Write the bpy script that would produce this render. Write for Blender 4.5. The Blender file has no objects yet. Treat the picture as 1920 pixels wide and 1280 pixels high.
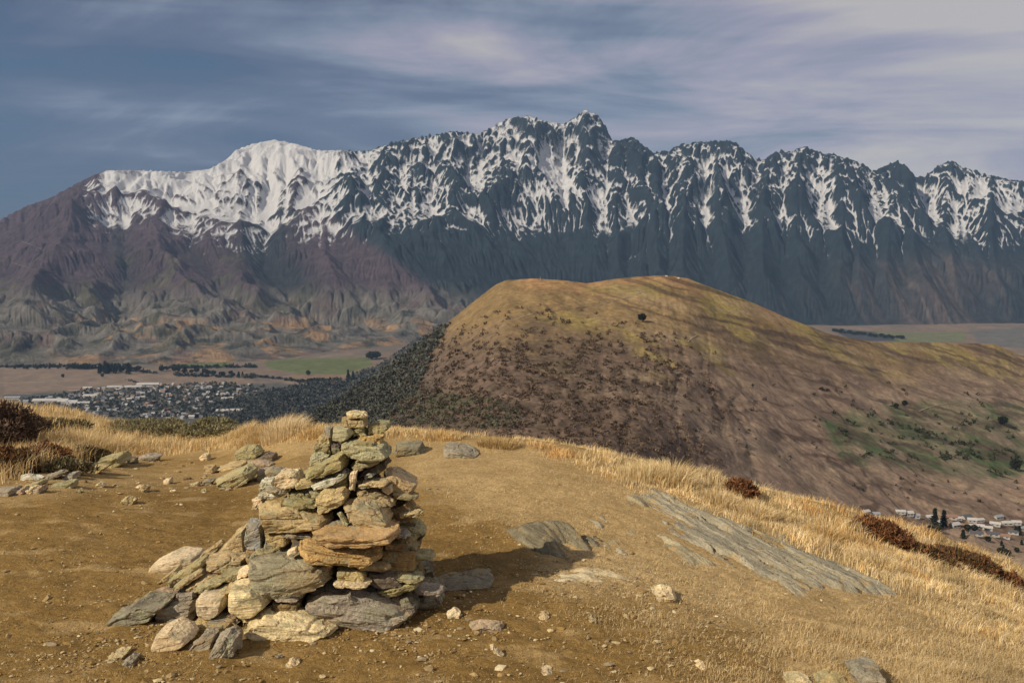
import bpy, bmesh, math, random
import numpy as np
from mathutils import Vector, Matrix

random.seed(7)
RS = np.random.RandomState(11)
SC = bpy.context.scene
COL = SC.collection

# ------------------------------------------------------------------ camera
F = 35.0 / 36.0 * 1920.0
PITCH = math.radians(5.05)
CZ = 1.65
cam_d = bpy.data.cameras.new("camera")
cam_d.lens = 35.0
cam_d.sensor_width = 36.0
cam_d.clip_start = 0.05
cam_d.clip_end = 60000.0
cam = bpy.data.objects.new("camera", cam_d)
cam.location = (0, 0, CZ)
cam.rotation_euler = (math.pi / 2 - PITCH, 0, 0)
COL.objects.link(cam)
SC.camera = cam
CP, SP = math.cos(PITCH), math.sin(PITCH)


def AE(px, py):
    """photo pixel -> (X/Y, (Z-CZ)/Y)"""
    dx = (np.asarray(px, float) - 960.0) / F
    v = (640.0 - np.asarray(py, float)) / F
    y = CP + v * SP
    return dx / y, (-SP + v * CP) / y


def W(px, py, Y):
    a, e = AE(px, py)
    return Vector((float(a * Y), float(Y), float(CZ + e * Y)))


def a2px(a, py):
    v = (640.0 - py) / F
    return 960.0 + a * (CP + v * SP) * F


def e2py(e):
    # invert e = (-SP+v CP)/(CP+v SP)
    v = (e * CP + SP) / (CP - e * SP)
    return 640.0 - v * F


def lin(r, g, b):
    def c(u):
        u /= 255.0
        return u / 12.92 if u <= 0.04045 else ((u + 0.055) / 1.055) ** 2.4
    return (c(r), c(g), c(b))


# ------------------------------------------------------------------ noise
_P = RS.permutation(256)
_P = np.concatenate([_P, _P, _P])
_ang = np.linspace(0, 2 * np.pi, 256, endpoint=False)
_G2 = np.stack([np.cos(_ang), np.sin(_ang)], 1)
_g3 = RS.normal(size=(256, 3))
_G3 = _g3 / np.linalg.norm(_g3, axis=1, keepdims=True)


def _fade(t):
    return t * t * t * (t * (t * 6 - 15) + 10)


def perlin2(x, y):
    x = np.asarray(x, float); y = np.asarray(y, float)
    xi = np.floor(x).astype(np.int64); yi = np.floor(y).astype(np.int64)
    xf = x - xi; yf = y - yi
    xi &= 255; yi &= 255
    u = _fade(xf); v = _fade(yf)

    def g(ix, iy, fx, fy):
        h = _P[_P[ix & 255] + (iy & 255)]
        gg = _G2[h]
        return gg[..., 0] * fx + gg[..., 1] * fy
    n00 = g(xi, yi, xf, yf); n10 = g(xi + 1, yi, xf - 1, yf)
    n01 = g(xi, yi + 1, xf, yf - 1); n11 = g(xi + 1, yi + 1, xf - 1, yf - 1)
    return (n00 * (1 - u) + n10 * u) * (1 - v) + (n01 * (1 - u) + n11 * u) * v


def perlin3(p):
    pi = np.floor(p).astype(np.int64)
    pf = p - pi
    u = _fade(pf)
    res = 0
    for i in (0, 1):
        for j in (0, 1):
            for k in (0, 1):
                h = _P[_P[_P[(pi[..., 0] + i) & 255] + ((pi[..., 1] + j) & 255)] + ((pi[..., 2] + k) & 255)]
                g = _G3[h]
                d = g[..., 0] * (pf[..., 0] - i) + g[..., 1] * (pf[..., 1] - j) + g[..., 2] * (pf[..., 2] - k)
                w = (u[..., 0] if i else 1 - u[..., 0]) * (u[..., 1] if j else 1 - u[..., 1]) * (u[..., 2] if k else 1 - u[..., 2])
                res = res + w * d
    return res


def fbm(x, y, o=5, g=0.5, l=2.03):
    s = 0; a = 1.0; t = 0
    for i in range(o):
        s = s + a * perlin2(x + 17.3 * i, y - 9.1 * i)
        t += a; a *= g; x = x * l; y = y * l
    return s / t * 1.6


def ridged(x, y, o=5, g=0.5, l=2.07):
    s = 0; a = 1.0; t = 0; w = 1.0
    for i in range(o):
        n = 1 - np.abs(perlin2(x + 31.7 * i, y + 5.3 * i)) * 2.0
        n = np.clip(n, 0, 1) ** 2 * w
        w = np.clip(n * 1.6, 0, 1)
        s = s + a * n
        t += a; a *= g; x = x * l; y = y * l
    return s / t


def sstep(a, b, x):
    t = np.clip((x - a) / (b - a), 0, 1)
    return t * t * (3 - 2 * t)


def inpoly(px, py, poly):
    px = np.asarray(px, float); py = np.asarray(py, float)
    r = np.zeros(px.shape, bool)
    n = len(poly)
    j = n - 1
    for i in range(n):
        xi, yi = poly[i]; xj, yj = poly[j]
        c = ((yi > py) != (yj > py)) & (px < (xj - xi) * (py - yi) / (yj - yi + 1e-12) + xi)
        r ^= c
        j = i
    return r


def polydist(x, y, poly):
    """signed distance (positive inside) to polygon"""
    d = np.full(np.shape(x), 1e9)
    n = len(poly)
    for i in range(n):
        x0, y0 = poly[i]; x1, y1 = poly[(i + 1) % n]
        ex, ey = x1 - x0, y1 - y0
        t = np.clip(((x - x0) * ex + (y - y0) * ey) / (ex * ex + ey * ey + 1e-12), 0, 1)
        d = np.minimum(d, np.hypot(x - x0 - t * ex, y - y0 - t * ey))
    return np.where(inpoly(x, y, poly), d, -d)


# ------------------------------------------------------------------ mesh helpers
def mesh_np(name, verts, faces, smooth=True, cols=None):
    """verts (n,3); faces (m,k) uniform k"""
    verts = np.ascontiguousarray(verts, np.float32)
    faces = np.ascontiguousarray(faces, np.int32)
    me = bpy.data.meshes.new(name)
    me.vertices.add(len(verts)); me.vertices.foreach_set("co", verts.ravel())
    m, k = faces.shape
    me.loops.add(m * k); me.loops.foreach_set("vertex_index", faces.ravel())
    me.polygons.add(m)
    me.polygons.foreach_set("loop_start", np.arange(0, m * k, k, dtype=np.int32))
    me.update(calc_edges=True)
    me.polygons.foreach_set("use_smooth", np.full(m, smooth, bool))
    if cols is not None:
        vcol(me, cols)
    return me


def vcol(me, cols, name="Col"):
    c = np.ones((len(me.vertices), 4), np.float32)
    cols = np.asarray(cols, np.float32)
    c[:, :3] = cols[:, :3]
    at = me.color_attributes.new(name, 'FLOAT_COLOR', 'POINT')
    at.data.foreach_set("color", c.ravel())


def vfloat(me, vals, name):
    at = me.attributes.new(name, 'FLOAT', 'POINT')
    at.data.foreach_set("value", np.asarray(vals, np.float32).ravel())


def grid_faces(nr, nc):
    i = np.arange(nr - 1)[:, None] * nc + np.arange(nc - 1)[None, :]
    i = i.ravel()
    return np.stack([i, i + 1, i + nc + 1, i + nc], 1)


def obj(name, me, mat=None, parent=None, loc=None):
    o = bpy.data.objects.new(name, me)
    COL.objects.link(o)
    if mat is not None:
        me.materials.append(mat)
    if parent is not None:
        o.parent = parent
    if loc is not None:
        o.location = loc
    return o


def tag(o, label=None, cat=None, group=None, kind=None):
    if label: o["label"] = label
    if cat: o["category"] = cat
    if group: o["group"] = group
    if kind: o["kind"] = kind
    return o


def empty(name, loc):
    o = bpy.data.objects.new(name, None)
    o.empty_display_size = 0.2
    COL.objects.link(o)
    o.location = loc
    return o


# ------------------------------------------------------------------ materials
class NT:
    def __init__(s, name):
        s.m = bpy.data.materials.new(name)
        s.m.use_nodes = True
        s.t = s.m.node_tree
        s.t.nodes.clear()
        s.out = s.t.nodes.new("ShaderNodeOutputMaterial")

    def n(s, typ, **kw):
        nd = s.t.nodes.new(typ)
        for k, v in kw.items():
            if k.startswith("i_"):
                nd.inputs[k[2:].replace("_", " ")].default_value = v
            else:
                setattr(nd, k, v)
        return nd

    def l(s, a, b):
        s.t.links.new(a, b)

    def math(s, op, a, b=None, clamp=False):
        nd = s.n("ShaderNodeMath", operation=op, use_clamp=clamp)
        for i, v in enumerate((a, b)):
            if v is None: continue
            if hasattr(v, "is_linked"): s.l(v, nd.inputs[i])
            else: nd.inputs[i].default_value = v
        return nd.outputs[0]

    def noise(s, vec, scale, detail=4, rough=0.55, dist=0.0):
        nd = s.n("ShaderNodeTexNoise")
        nd.inputs["Scale"].default_value = scale
        nd.inputs["Detail"].default_value = detail
        nd.inputs["Roughness"].default_value = rough
        nd.inputs["Distortion"].default_value = dist
        if vec is not None: s.l(vec, nd.inputs["Vector"])
        return nd.outputs["Fac"]

    def ramp(s, fac, stops, interp='LINEAR'):
        nd = s.n("ShaderNodeValToRGB")
        cr = nd.color_ramp
        cr.interpolation = interp
        while len(cr.elements) < len(stops):
            cr.elements.new(0.5)
        for e, (p, c) in zip(cr.elements, stops):
            e.position = p
            e.color = (c[0], c[1], c[2], 1) if not isinstance(c, (int, float)) else (c, c, c, 1)
        s.l(fac, nd.inputs[0])
        return nd.outputs[0]

    def mix(s, fac, a, b, mode='MIX'):
        nd = s.n("ShaderNodeMix", data_type='RGBA', blend_type=mode)
        for idx, v in ((0, fac), (6, a), (7, b)):
            if hasattr(v, "is_linked"): s.l(v, nd.inputs[idx])
            elif isinstance(v, (int, float)): nd.inputs[idx].default_value = v if idx == 0 else (v, v, v, 1)
            else: nd.inputs[idx].default_value = (v[0], v[1], v[2], 1)
        return nd.outputs[2]

    def mapping(s, vec, scale=(1, 1, 1), rot=(0, 0, 0)):
        nd = s.n("ShaderNodeMapping")
        nd.inputs["Scale"].default_value = scale
        nd.inputs["Rotation"].default_value = rot
        s.l(vec, nd.inputs["Vector"])
        return nd.outputs[0]

    def bump(s, h, dist, strength=1.0, normal=None):
        nd = s.n("ShaderNodeBump")
        nd.inputs["Distance"].default_value = dist
        nd.inputs["Strength"].default_value = strength
        s.l(h, nd.inputs["Height"])
        if normal is not None: s.l(normal, nd.inputs["Normal"])
        return nd.outputs[0]

    def bsdf(s, col, rough=0.9, normal=None, spec=0.2):
        b = s.n("ShaderNodeBsdfPrincipled")
        if hasattr(col, "is_linked"): s.l(col, b.inputs["Base Color"])
        else: b.inputs["Base Color"].default_value = (col[0], col[1], col[2], 1)
        b.inputs["Roughness"].default_value = rough
        b.inputs["Specular IOR Level"].default_value = spec
        if normal is not None: s.l(normal, b.inputs["Normal"])
        s.l(b.outputs[0], s.out.inputs["Surface"])
        return b

    def attr(s, name):
        nd = s.n("ShaderNodeAttribute", attribute_name=name)
        return nd

    def coord(s, which="Object"):
        return s.n("ShaderNodeTexCoord").outputs[which]


def simple_mat(name, col, rough=0.85, var=0.25, scale=3.0, spec=0.2):
    t = NT(name)
    c = t.coord("Object")
    f = t.noise(c, scale, 4)
    k = t.ramp(f, [(0.25, 1 - var), (0.75, 1 + var)])
    t.bsdf(t.mix(1.0, col, k, 'MULTIPLY'), rough, None, spec)
    return t.m


def vcol_mat(name, rough=0.95, nscale=1.0, var=0.3, bump=None, spec=0.1, translucent=0.0):
    t = NT(name)
    c = t.coord("Object")
    a = t.attr("Col").outputs["Color"]
    f = t.noise(c, nscale, 6, 0.62)
    k = t.ramp(f, [(0.25, 1 - var), (0.75, 1 + var)])
    nr = None
    if bump:
        nr = t.bump(t.noise(c, bump[0], 6, 0.65), bump[1], bump[2] if len(bump) > 2 else 1.0)
    colr = t.mix(1.0, a, k, 'MULTIPLY')
    b = t.bsdf(colr, rough, nr, spec)
    if translucent > 0:
        tr = t.n("ShaderNodeBsdfTranslucent")
        t.l(colr, tr.inputs[0])
        mx = t.n("ShaderNodeMixShader")
        mx.inputs[0].default_value = translucent
        t.l(b.outputs[0], mx.inputs[1]); t.l(tr.outputs[0], mx.inputs[2])
        t.l(mx.outputs[0], t.out.inputs["Surface"])
    return t.m


# ------------------------------------------------------------------ world, sun, haze
SUN_EL = math.radians(34)
SUN_TRAVEL = Vector((0.81, 0.59))          # horizontal direction in which the light travels
SUN_TRAVEL.normalize()
to_sun = Vector((-SUN_TRAVEL.x * math.cos(SUN_EL), -SUN_TRAVEL.y * math.cos(SUN_EL), math.sin(SUN_EL)))
sd = bpy.data.lights.new("sun", 'SUN')
sd.energy = 5.0
sd.angle = math.radians(0.6)
sd.color = (1.0, 0.88, 0.69)
so = bpy.data.objects.new("sun", sd)
so.rotation_euler = to_sun.to_track_quat('Z', 'Y').to_euler()
so.location = (-20, -10, 40)
COL.objects.link(so)

world = bpy.data.worlds.new("World")
SC.world = world
world.use_nodes = True
wt = NT.__new__(NT)
wt.t = world.node_tree
wt.t.nodes.clear()
sky = wt.n("ShaderNodeTexSky")
sky.sky_type = 'NISHITA'
sky.sun_disc = False
sky.sun_elevation = SUN_EL
# sky rotation: angle of the sun measured clockwise from +Y
sky.sun_rotation = math.atan2(to_sun.x, to_sun.y)
sky.altitude = 900
gen = wt.n("ShaderNodeTexCoord").outputs["Generated"]
sep = wt.n("ShaderNodeSeparateXYZ")
wt.l(gen, sep.inputs[0])
zc = wt.math('MAXIMUM', wt.math('ADD', sep.outputs[2], 0.16), 0.05)
cx = wt.math('DIVIDE', sep.outputs[0], zc)
cy = wt.math('DIVIDE', sep.outputs[1], zc)
cmb = wt.n("ShaderNodeCombineXYZ")
wt.l(cx, cmb.inputs[0]); wt.l(cy, cmb.inputs[1])
n1 = wt.noise(wt.mapping(cmb.outputs[0], (0.75, 1.15, 1), (0, 0, 0.2)), 1.0, 9, 0.6, 0.7)
n2 = wt.noise(wt.mapping(cmb.outputs[0], (0.22, 0.42, 1), (0, 0, -0.15)), 1.0, 4, 0.5, 0.3)
n3 = wt.noise(wt.mapping(gen, (2.2, 2.2, 22.0)), 1.3, 5, 0.5, 0.6)
fac = wt.math('ADD', wt.math('MULTIPLY', n1, 1.35), wt.math('MULTIPLY', n2, 1.0))
fac = wt.math('ADD', fac, wt.math('MULTIPLY', n3, 0.75))
fac = wt.math('ADD', fac, wt.math('MULTIPLY', sep.outputs[0], 0.78))
fac = wt.math('ADD', fac, wt.math('MULTIPLY', sep.outputs[2], 0.25))
fac = wt.math('SUBTRACT', fac, 1.04, True)
cl = wt.ramp(fac, [(0.04, lin(56, 84, 114)), (0.24, lin(70, 84, 112)), (0.42, lin(92, 100, 124)), (0.58, lin(124, 132, 150)),
                   (0.74, lin(158, 152, 168)), (0.94, lin(190, 182, 178))])
cl10 = wt.mix(1.0, cl, (10.5, 10.5, 10.5), 'MULTIPLY')
mixs = wt.mix(0.88, sky.outputs[0], cl10)
bg = wt.n("ShaderNodeBackground")
bg.inputs["Strength"].default_value = 0.1
wt.l(mixs, bg.inputs["Color"])
wo = wt.n("ShaderNodeOutputWorld")
wt.l(bg.outputs[0], wo.inputs["Surface"])

vs = SC.view_settings
vs.view_transform = 'Standard'
vs.look = 'None'
vs.exposure = 0.0
vs.gamma = 1.0
vs.use_curve_mapping = False
SC.render.engine = 'CYCLES'
SC.cycles.max_bounces = 5
SC.cycles.diffuse_bounces = 2
SC.cycles.glossy_bounces = 1
SC.cycles.transmission_bounces = 2
SC.cycles.volume_bounces = 0
SC.cycles.transparent_max_bounces = 4
SC.cycles.caustics_reflective = False
SC.cycles.caustics_refractive = False
SC.cycles.use_denoising = True
# ================================================================== far terrain
# ---------------------------------------------------------------- snowy range
def interp_tab(tab, x):
    t = np.asarray(tab, float)
    return [np.interp(x, t[:, 0], t[:, i]) for i in range(1, t.shape[1])]


RIDGE = [(-260, 470, 8100), (-120, 440, 8300), (0, 415, 8500), (60, 385, 8600), (100, 372, 8700), (150, 345, 8900), (185, 328, 9100),
         (210, 319, 9200), (280, 320, 9300), (350, 323, 9400), (400, 317, 9500), (430, 300, 9700), (450, 281, 9800),
         (480, 270, 9900), (520, 262, 9900), (560, 270, 9850), (600, 282, 9800), (640, 282, 9750), (690, 283, 9700),
         (740, 268, 9700), (790, 258, 9750), (850, 247, 9800), (900, 252, 9850), (930, 234, 9900), (955, 222, 9950),
         (990, 218, 10000), (1020, 228, 10050), (1055, 233, 10100), (1078, 220, 10150), (1096, 207, 10150),
         (1116, 215, 10100), (1133, 235, 10000), (1145, 264, 9900), (1165, 262, 9850), (1185, 258, 9850), (1205, 275, 9850),
         (1222, 287, 9850), (1250, 283, 9850), (1275, 270, 9800), (1300, 268, 9800), (1345, 264, 9800), (1375, 268, 9800),
         (1395, 286, 9800), (1410, 298, 9800), (1430, 297, 9800), (1455, 283, 9800), (1475, 286, 9800), (1500, 274, 9800),
         (1530, 286, 9800), (1560, 291, 9800), (1590, 300, 9800), (1615, 311, 9800), (1630, 321, 9800), (1655, 310, 9800),
         (1675, 302, 9800), (1695, 315, 9800), (1710, 331, 9800), (1725, 333, 9850), (1750, 312, 9900), (1775, 302, 9900),
         (1800, 315, 9900), (1830, 324, 9900), (1870, 335, 9900), (1920, 342, 9900), (2000, 352, 9900), (2200, 385, 9800)]
# px, base py, mid py, mid Y   (base lies on the valley plane z=-540)
BASE = [(-260, 690, 560, 6300), (0, 690, 560, 6300), (300, 688, 556, 6500), (500, 680, 580, 6500), (700, 655, 585, 6800),
        (850, 630, 560, 7300), (1000, 612, 520, 8000), (1400, 603, 500, 8300), (1700, 604, 510, 8300), (1920, 600, 520, 8200),
        (2200, 600, 520, 8200)]
ZV = -540.0
NA, NY = 1500, 620
m_a = np.linspace(-0.66, 0.66, NA)
m_y = np.linspace(4300, 12400, NY)
A2, Y2 = np.meshgrid(m_a, m_y)
X2 = A2 * Y2
PXc = 960 + m_a * F * 1.0            # column pixel (at the horizon row)
rpy, rY = interp_tab(RIDGE, PXc)
bpy_, mpy, mY = interp_tab(BASE, PXc)
_, re = AE(960, rpy)
_, be = AE(960, bpy_)
_, me_ = AE(960, mpy)
ksm = np.exp(-np.linspace(-2, 2, 41) ** 2); ksm /= ksm.sum()


def sm1(v, k=ksm):
    n = len(k) // 2
    return np.convolve(np.pad(v, n, mode='edge'), k, mode='valid')


rY = sm1(rY) + 120 * perlin2(PXc / 90.0, PXc * 0 + 3.3)
bY = sm1((ZV - CZ) / be)
mY = sm1(mY)
rz = CZ + re * rY
mz = sm1(CZ + me_ * mY)
Z2 = np.empty_like(A2)
for j in range(NA):
    ys = [3000, bY[j], mY[j], rY[j], rY[j] + 700, 13000]
    zs = [ZV - 14, ZV - 14, mz[j], rz[j] - 60, rz[j] - 420, -300]
    Z2[:, j] = np.interp(m_y, ys, zs)
# smooth along Y only a little (keeps the crest)
for _ in range(10):
    Z2[1:-1] = 0.25 * Z2[:-2] + 0.5 * Z2[1:-1] + 0.25 * Z2[2:]


def tent(pts, slope, k=None):
    """ridge line through 3-D points given as (px,py,Y): returns crest-height tent"""
    P = np.array([W(*p)[:] for p in pts])
    best = np.full(X2.shape, -1e9)
    for i in range(len(P) - 1):
        p, q = P[i], P[i + 1]
        ex, ey = q[0] - p[0], q[1] - p[1]
        t = np.clip(((X2 - p[0]) * ex + (Y2 - p[1]) * ey) / (ex * ex + ey * ey), 0, 1)
        d = np.hypot(X2 - p[0] - t * ex, Y2 - p[1] - t * ey)
        h = p[2] + t * (q[2] - p[2]) - slope * d
        best = np.maximum(best, h)
    return best


def smax(a, b, k=40.0):
    h = np.clip(0.5 + 0.5 * (a - b) / k, 0, 1)
    return b * (1 - h) + a * h + k * h * (1 - h)


wx = X2 + 160 * fbm(X2 / 900, Y2 / 900, 3)
wy = Y2 + 160 * fbm(X2 / 900 + 40, Y2 / 900, 3)
spurs = [
    ([(575, 366, 9000), (640, 432, 8300), (740, 502, 7600), (835, 572, 6900)], 0.62),
    ([(262, 362, 8800), (300, 432, 7800), (330, 500, 7000), (400, 560, 6300)], 0.50),
    ([(150, 372, 8500), (120, 440, 7500), (70, 500, 6500), (40, 560, 5700)], 0.42),
    ([(420, 380, 8900), (430, 440, 8000), (470, 520, 7000)], 0.6),
]
for pts, s in spurs:
    Z2 = smax(Z2, tent(pts, s) + 25 * fbm(wx / 260, wy / 260, 4), 50)
# buttresses of the steep face: short spurs that end in pointed aprons
butt = [(690, 318, 735, 470), (770, 300, 800, 480), (855, 285, 870, 470), (945, 262, 930, 480), (955, 262, 1000, 500),
        (1010, 330, 1020, 500), (1080, 300, 1110, 500), (1165, 272, 1160, 500), (1185, 272, 1235, 500), (1290, 290, 1280, 500),
        (1345, 285, 1370, 510), (1440, 310, 1430, 510), (1500, 300, 1500, 510), (1570, 310, 1575, 520), (1672, 318, 1660, 520),
        (1680, 330, 1730, 520), (1775, 330, 1790, 520), (1860, 350, 1870, 520), (1960, 360, 1960, 520), (2060, 370, 2050, 520),
        (1120, 330, 1060, 510), (1225, 320, 1200, 500), (1610, 335, 1610, 520)]
for (x0, y0, x1, y1) in butt:
    yr = float(np.interp(x0, PXc, rY))
    dY = 260 + 60 * random.random()
    pts = [(x0, y0, yr - dY), ((x0 + x1) / 2 + random.uniform(-14, 14), (y0 + y1) / 2 - 6, yr - dY - 760), (x1, y1, yr - dY - 1500)]
    Z2 = smax(Z2, tent(pts, 0.95) + 18 * fbm(wx / 200, wy / 200, 4), 18)

# deep side valleys cut between the spurs of the left mountain
def carve(pts, depth, width):
    P = np.array([W(*p)[:] for p in pts])
    g = np.zeros(X2.shape)
    for i in range(len(P) - 1):
        p, q = P[i], P[i + 1]
        ex, ey = q[0] - p[0], q[1] - p[1]
        t_ = np.clip(((wx - p[0]) * ex + (wy - p[1]) * ey) / (ex * ex + ey * ey), 0, 1)
        d_ = np.hypot(wx - p[0] - t_ * ex, wy - p[1] - t_ * ey)
        g = np.maximum(g, np.clip(1 - d_ / width, 0, 1) ** 1.4)
    return depth * g


CARVE = [([(505, 400, 9000), (500, 450, 8300), (505, 500, 7600), (560, 548, 7000), (640, 575, 6700)], 230, 620),
         ([(360, 420, 8600), (380, 480, 7500), (440, 540, 6700)], 130, 380),
         ([(225, 430, 8200), (235, 500, 7000), (215, 560, 6000)], 150, 420), ([(300, 500, 7200), (270, 545, 6400)], 90, 300),
         ([(120, 500, 6900), (150, 560, 5900)], 110, 380), ([(640, 470, 8200), (650, 520, 7500), (700, 565, 6900)], 110, 320),
         ([(20, 480, 7200), (10, 560, 5900)], 90, 360)]
gcut = np.zeros(X2.shape)
for pts, dep, wid in CARVE:
    gcut = np.maximum(gcut, carve(pts, dep, wid))
Z2 = Z2 - gcut

zrel = np.clip((Z2 - ZV) / 1500.0, 0, 1)
Z2 = Z2 + 55 * fbm(X2 / 520 + 21, Y2 / 620, 4) * sstep(700, 560, PXc)[None, :] * sstep(0.08, 0.2, zrel)
Z2 = Z2 + (ridged(wx / 620, wy / 900, 5) - 0.42) * 210 * sstep(0.10, 0.6, zrel) * (0.55 + 0.45 * sstep(560, 680, PXc)[None, :])
Z2 = Z2 + fbm(X2 / 420, Y2 / 420, 5) * 46 * sstep(0.0, 0.12, zrel)
Z2 = Z2 + (ridged(X2 / 300 + 5, Y2 / 330, 4) - 0.35) * 75 * sstep(0.0, 0.05, zrel) * sstep(0.30, 0.16, zrel) * sstep(960, 860, PXc)[None, :]
Z2 = Z2 + (ridged(wx / 210, wy / 260, 4) - 0.4) * 70 * sstep(0.40, 0.75, zrel)


def erode(h, dx, dy, batches, n, steps, inertia=0.06, cap=5.0, er=0.35, dep=0.25, evap=0.018, ymin=0.0):
    R, Cc = h.shape
    for b in range(batches):
        px = RS.uniform(1, Cc - 3, n); py = RS.uniform(1 + ymin * R, R - 3, n)
        vx = np.zeros(n); vy = np.zeros(n); wat = np.ones(n); sed = np.zeros(n); vel = np.ones(n)
        for s in range(steps):
            ix = px.astype(int); iy = py.astype(int)
            fx = px - ix; fy = py - iy
            h00 = h[iy, ix]; h10 = h[iy, ix + 1]; h01 = h[iy + 1, ix]; h11 = h[iy + 1, ix + 1]
            gx = ((h10 - h00) * (1 - fy) + (h11 - h01) * fy) / dx
            gy = ((h01 - h00) * (1 - fx) + (h11 - h10) * fx) / dy
            hc = h00 * (1 - fx) * (1 - fy) + h10 * fx * (1 - fy) + h01 * (1 - fx) * fy + h11 * fx * fy
            vx = vx * inertia - gx * (1 - inertia); vy = vy * inertia - gy * (1 - inertia)
            L = np.hypot(vx, vy) + 1e-9
            vx /= L; vy /= L
            nx = np.clip(px + vx, 1, Cc - 3); ny = np.clip(py + vy * dx / dy, 1, R - 3)
            jx = nx.astype(int); jy = ny.astype(int)
            ax = nx - jx; ay = ny - jy
            hn = (h[jy, jx] * (1 - ax) * (1 - ay) + h[jy, jx + 1] * ax * (1 - ay) + h[jy + 1, jx] * (1 - ax) * ay + h[jy + 1, jx + 1] * ax * ay)
            dh = hn - hc
            capa = np.maximum(-dh, 0.2) * vel * wat * cap
            depo = np.where(dh > 0, np.minimum(dh, sed), np.where(sed > capa, (sed - capa) * dep, 0.0))
            eros = np.where((dh <= 0) & (sed <= capa), np.minimum((capa - sed) * er, -dh), 0.0)
            d = np.clip(depo, 0, 1.2) - np.clip(eros, 0, 1.5)
            sed = sed - d
            np.add.at(h, (iy, ix), d * (1 - fx) * (1 - fy)); np.add.at(h, (iy, ix + 1), d * fx * (1 - fy))
            np.add.at(h, (iy + 1, ix), d * (1 - fx) * fy); np.add.at(h, (iy + 1, ix + 1), d * fx * fy)
            vel = np.sqrt(np.maximum(vel * vel - dh * 0.06, 0.05)); vel = np.minimum(vel, 4.0)
            wat *= (1 - evap)
            wat = np.where(dh > 0, wat * 0.7, wat)
            px, py = nx, ny
        for _ in range(3):
            lap = 0.25 * (h[:-2, 1:-1] + h[2:, 1:-1] + h[1:-1, :-2] + h[1:-1, 2:]) - h[1:-1, 1:-1]
            h[1:-1, 1:-1] += np.where(np.abs(lap) > 14, 0.6 * lap, 0.0)
    return h


H0 = Z2.copy()
Z2 = erode(Z2, 8.4, 13.1, 9, 40000, 70, er=0.22, cap=2.2)
for _ in range(1):
    Z2[1:-1, 1:-1] = 0.5 * Z2[1:-1, 1:-1] + 0.125 * (Z2[:-2, 1:-1] + Z2[2:, 1:-1] + Z2[1:-1, :-2] + Z2[1:-1, 2:])
# match the crest line to the photograph, then let small crags stand on it
for it in range(2):
    E2 = (Z2 - CZ) / Y2
    emax = E2.max(0)
    de = sm1(re - emax, np.exp(-np.linspace(-2, 2, 15) ** 2) / np.exp(-np.linspace(-2, 2, 15) ** 2).sum())
    wgt = sstep(-0.02, 1.0, (Y2 - mY[None, :]) / (rY - mY)[None, :])
    Z2 = Z2 + de[None, :] * Y2 * wgt
hi = sstep(0.45, 0.8, np.clip((Z2 - ZV) / 1500.0, 0, 1))
Z2 = Z2 + hi * (ridged(X2 / 75, Y2 / 90, 3) - 0.4) * 26 * sstep(560, 760, PXc)[None, :]
Z2 = Z2 + hi * (ridged(X2 / 33, Y2 / 42, 2) - 0.4) * 11 * (0.4 + 0.6 * sstep(560, 760, PXc)[None, :])


def blur(a, n):
    for _ in range(n):
        b = a.copy()
        b[1:-1] = 0.25 * a[:-2] + 0.5 * a[1:-1] + 0.25 * a[2:]
        a = b.copy()
        a[:, 1:-1] = 0.25 * b[:, :-2] + 0.5 * b[:, 1:-1] + 0.25 * b[:, 2:]
    return a


gyy, gxx = np.gradient(Z2)
gx = gxx / 8.4; gy = gyy / 13.1
gx = gx
slope = np.hypot(gx, gy)
conc = (blur(Z2, 10) - Z2) / 9.0
conc2 = (blur(Z2, 50) - Z2) / 28.0
zc_ = blur(Z2[::4, ::4].copy(), 60)
iy_ = np.clip((np.arange(NY) - 1.5) / 4, 0, zc_.shape[0] - 1.001); ix_ = np.clip((np.arange(NA) - 1.5) / 4, 0, zc_.shape[1] - 1.001)
y0_ = iy_.astype(int); x0_ = ix_.astype(int); fy_ = (iy_ - y0_)[:, None]; fx_ = (ix_ - x0_)[None, :]
zc_ = (zc_[y0_][:, x0_] * (1 - fx_) + zc_[y0_][:, x0_ + 1] * fx_) * (1 - fy_) + (zc_[y0_ + 1][:, x0_] * (1 - fx_) + zc_[y0_ + 1][:, x0_ + 1] * fx_) * fy_
conc3 = np.clip((zc_ - Z2) / 70.0, -1.4, 1.4)
PX2 = np.broadcast_to(PXc[None, :], A2.shape)
PY2 = e2py((Z2 - CZ) / Y2)
n_big = fbm(X2 / 700, Y2 / 700, 4)
n_sm = fbm(X2 / 60, Y2 / 60, 4)
left = 1 - sstep(560, 760, PX2)
lineY = np.interp(PXc, [-260, 120, 200, 280, 420, 520, 620, 700, 800, 1000, 1250, 1500, 1700, 1920, 2200],
                  [300, 340, 372, 402, 418, 416, 412, 396, 395, 400, 395, 390, 405, 420, 420])[None, :] + 34 * fbm(X2 / 620 + 4, Y2 / 2600 + 2, 3)
concf = (blur(Z2, 3) - Z2) / 3.0
snow = (lineY + 14 - PY2) / 75.0 + 0.34 * np.clip(conc, -1.2, 2.0) + 0.45 * np.clip(conc2, -1.2, 1.5) + 0.62 * conc3 + (0.40 - 0.25 * left) * np.clip(concf, -1, 1.6) + 0.95 * fbm(X2 / 34 + 70, Y2 / 50, 3) * (1 - 0.6 * left) + 0.35 * n_big + 0.6 * n_sm
snow = np.minimum(snow, 1.7 + 0.0 * snow)
snow = np.where(snow > 0.9, 0.9 + (snow - 0.9) * 0.35, snow)
snow = snow - 0.95 * np.clip(slope - 0.72, 0, 1.5) * (1 - 0.75 * left) + 0.08 * (1 - left) + 0.34 * left
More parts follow.
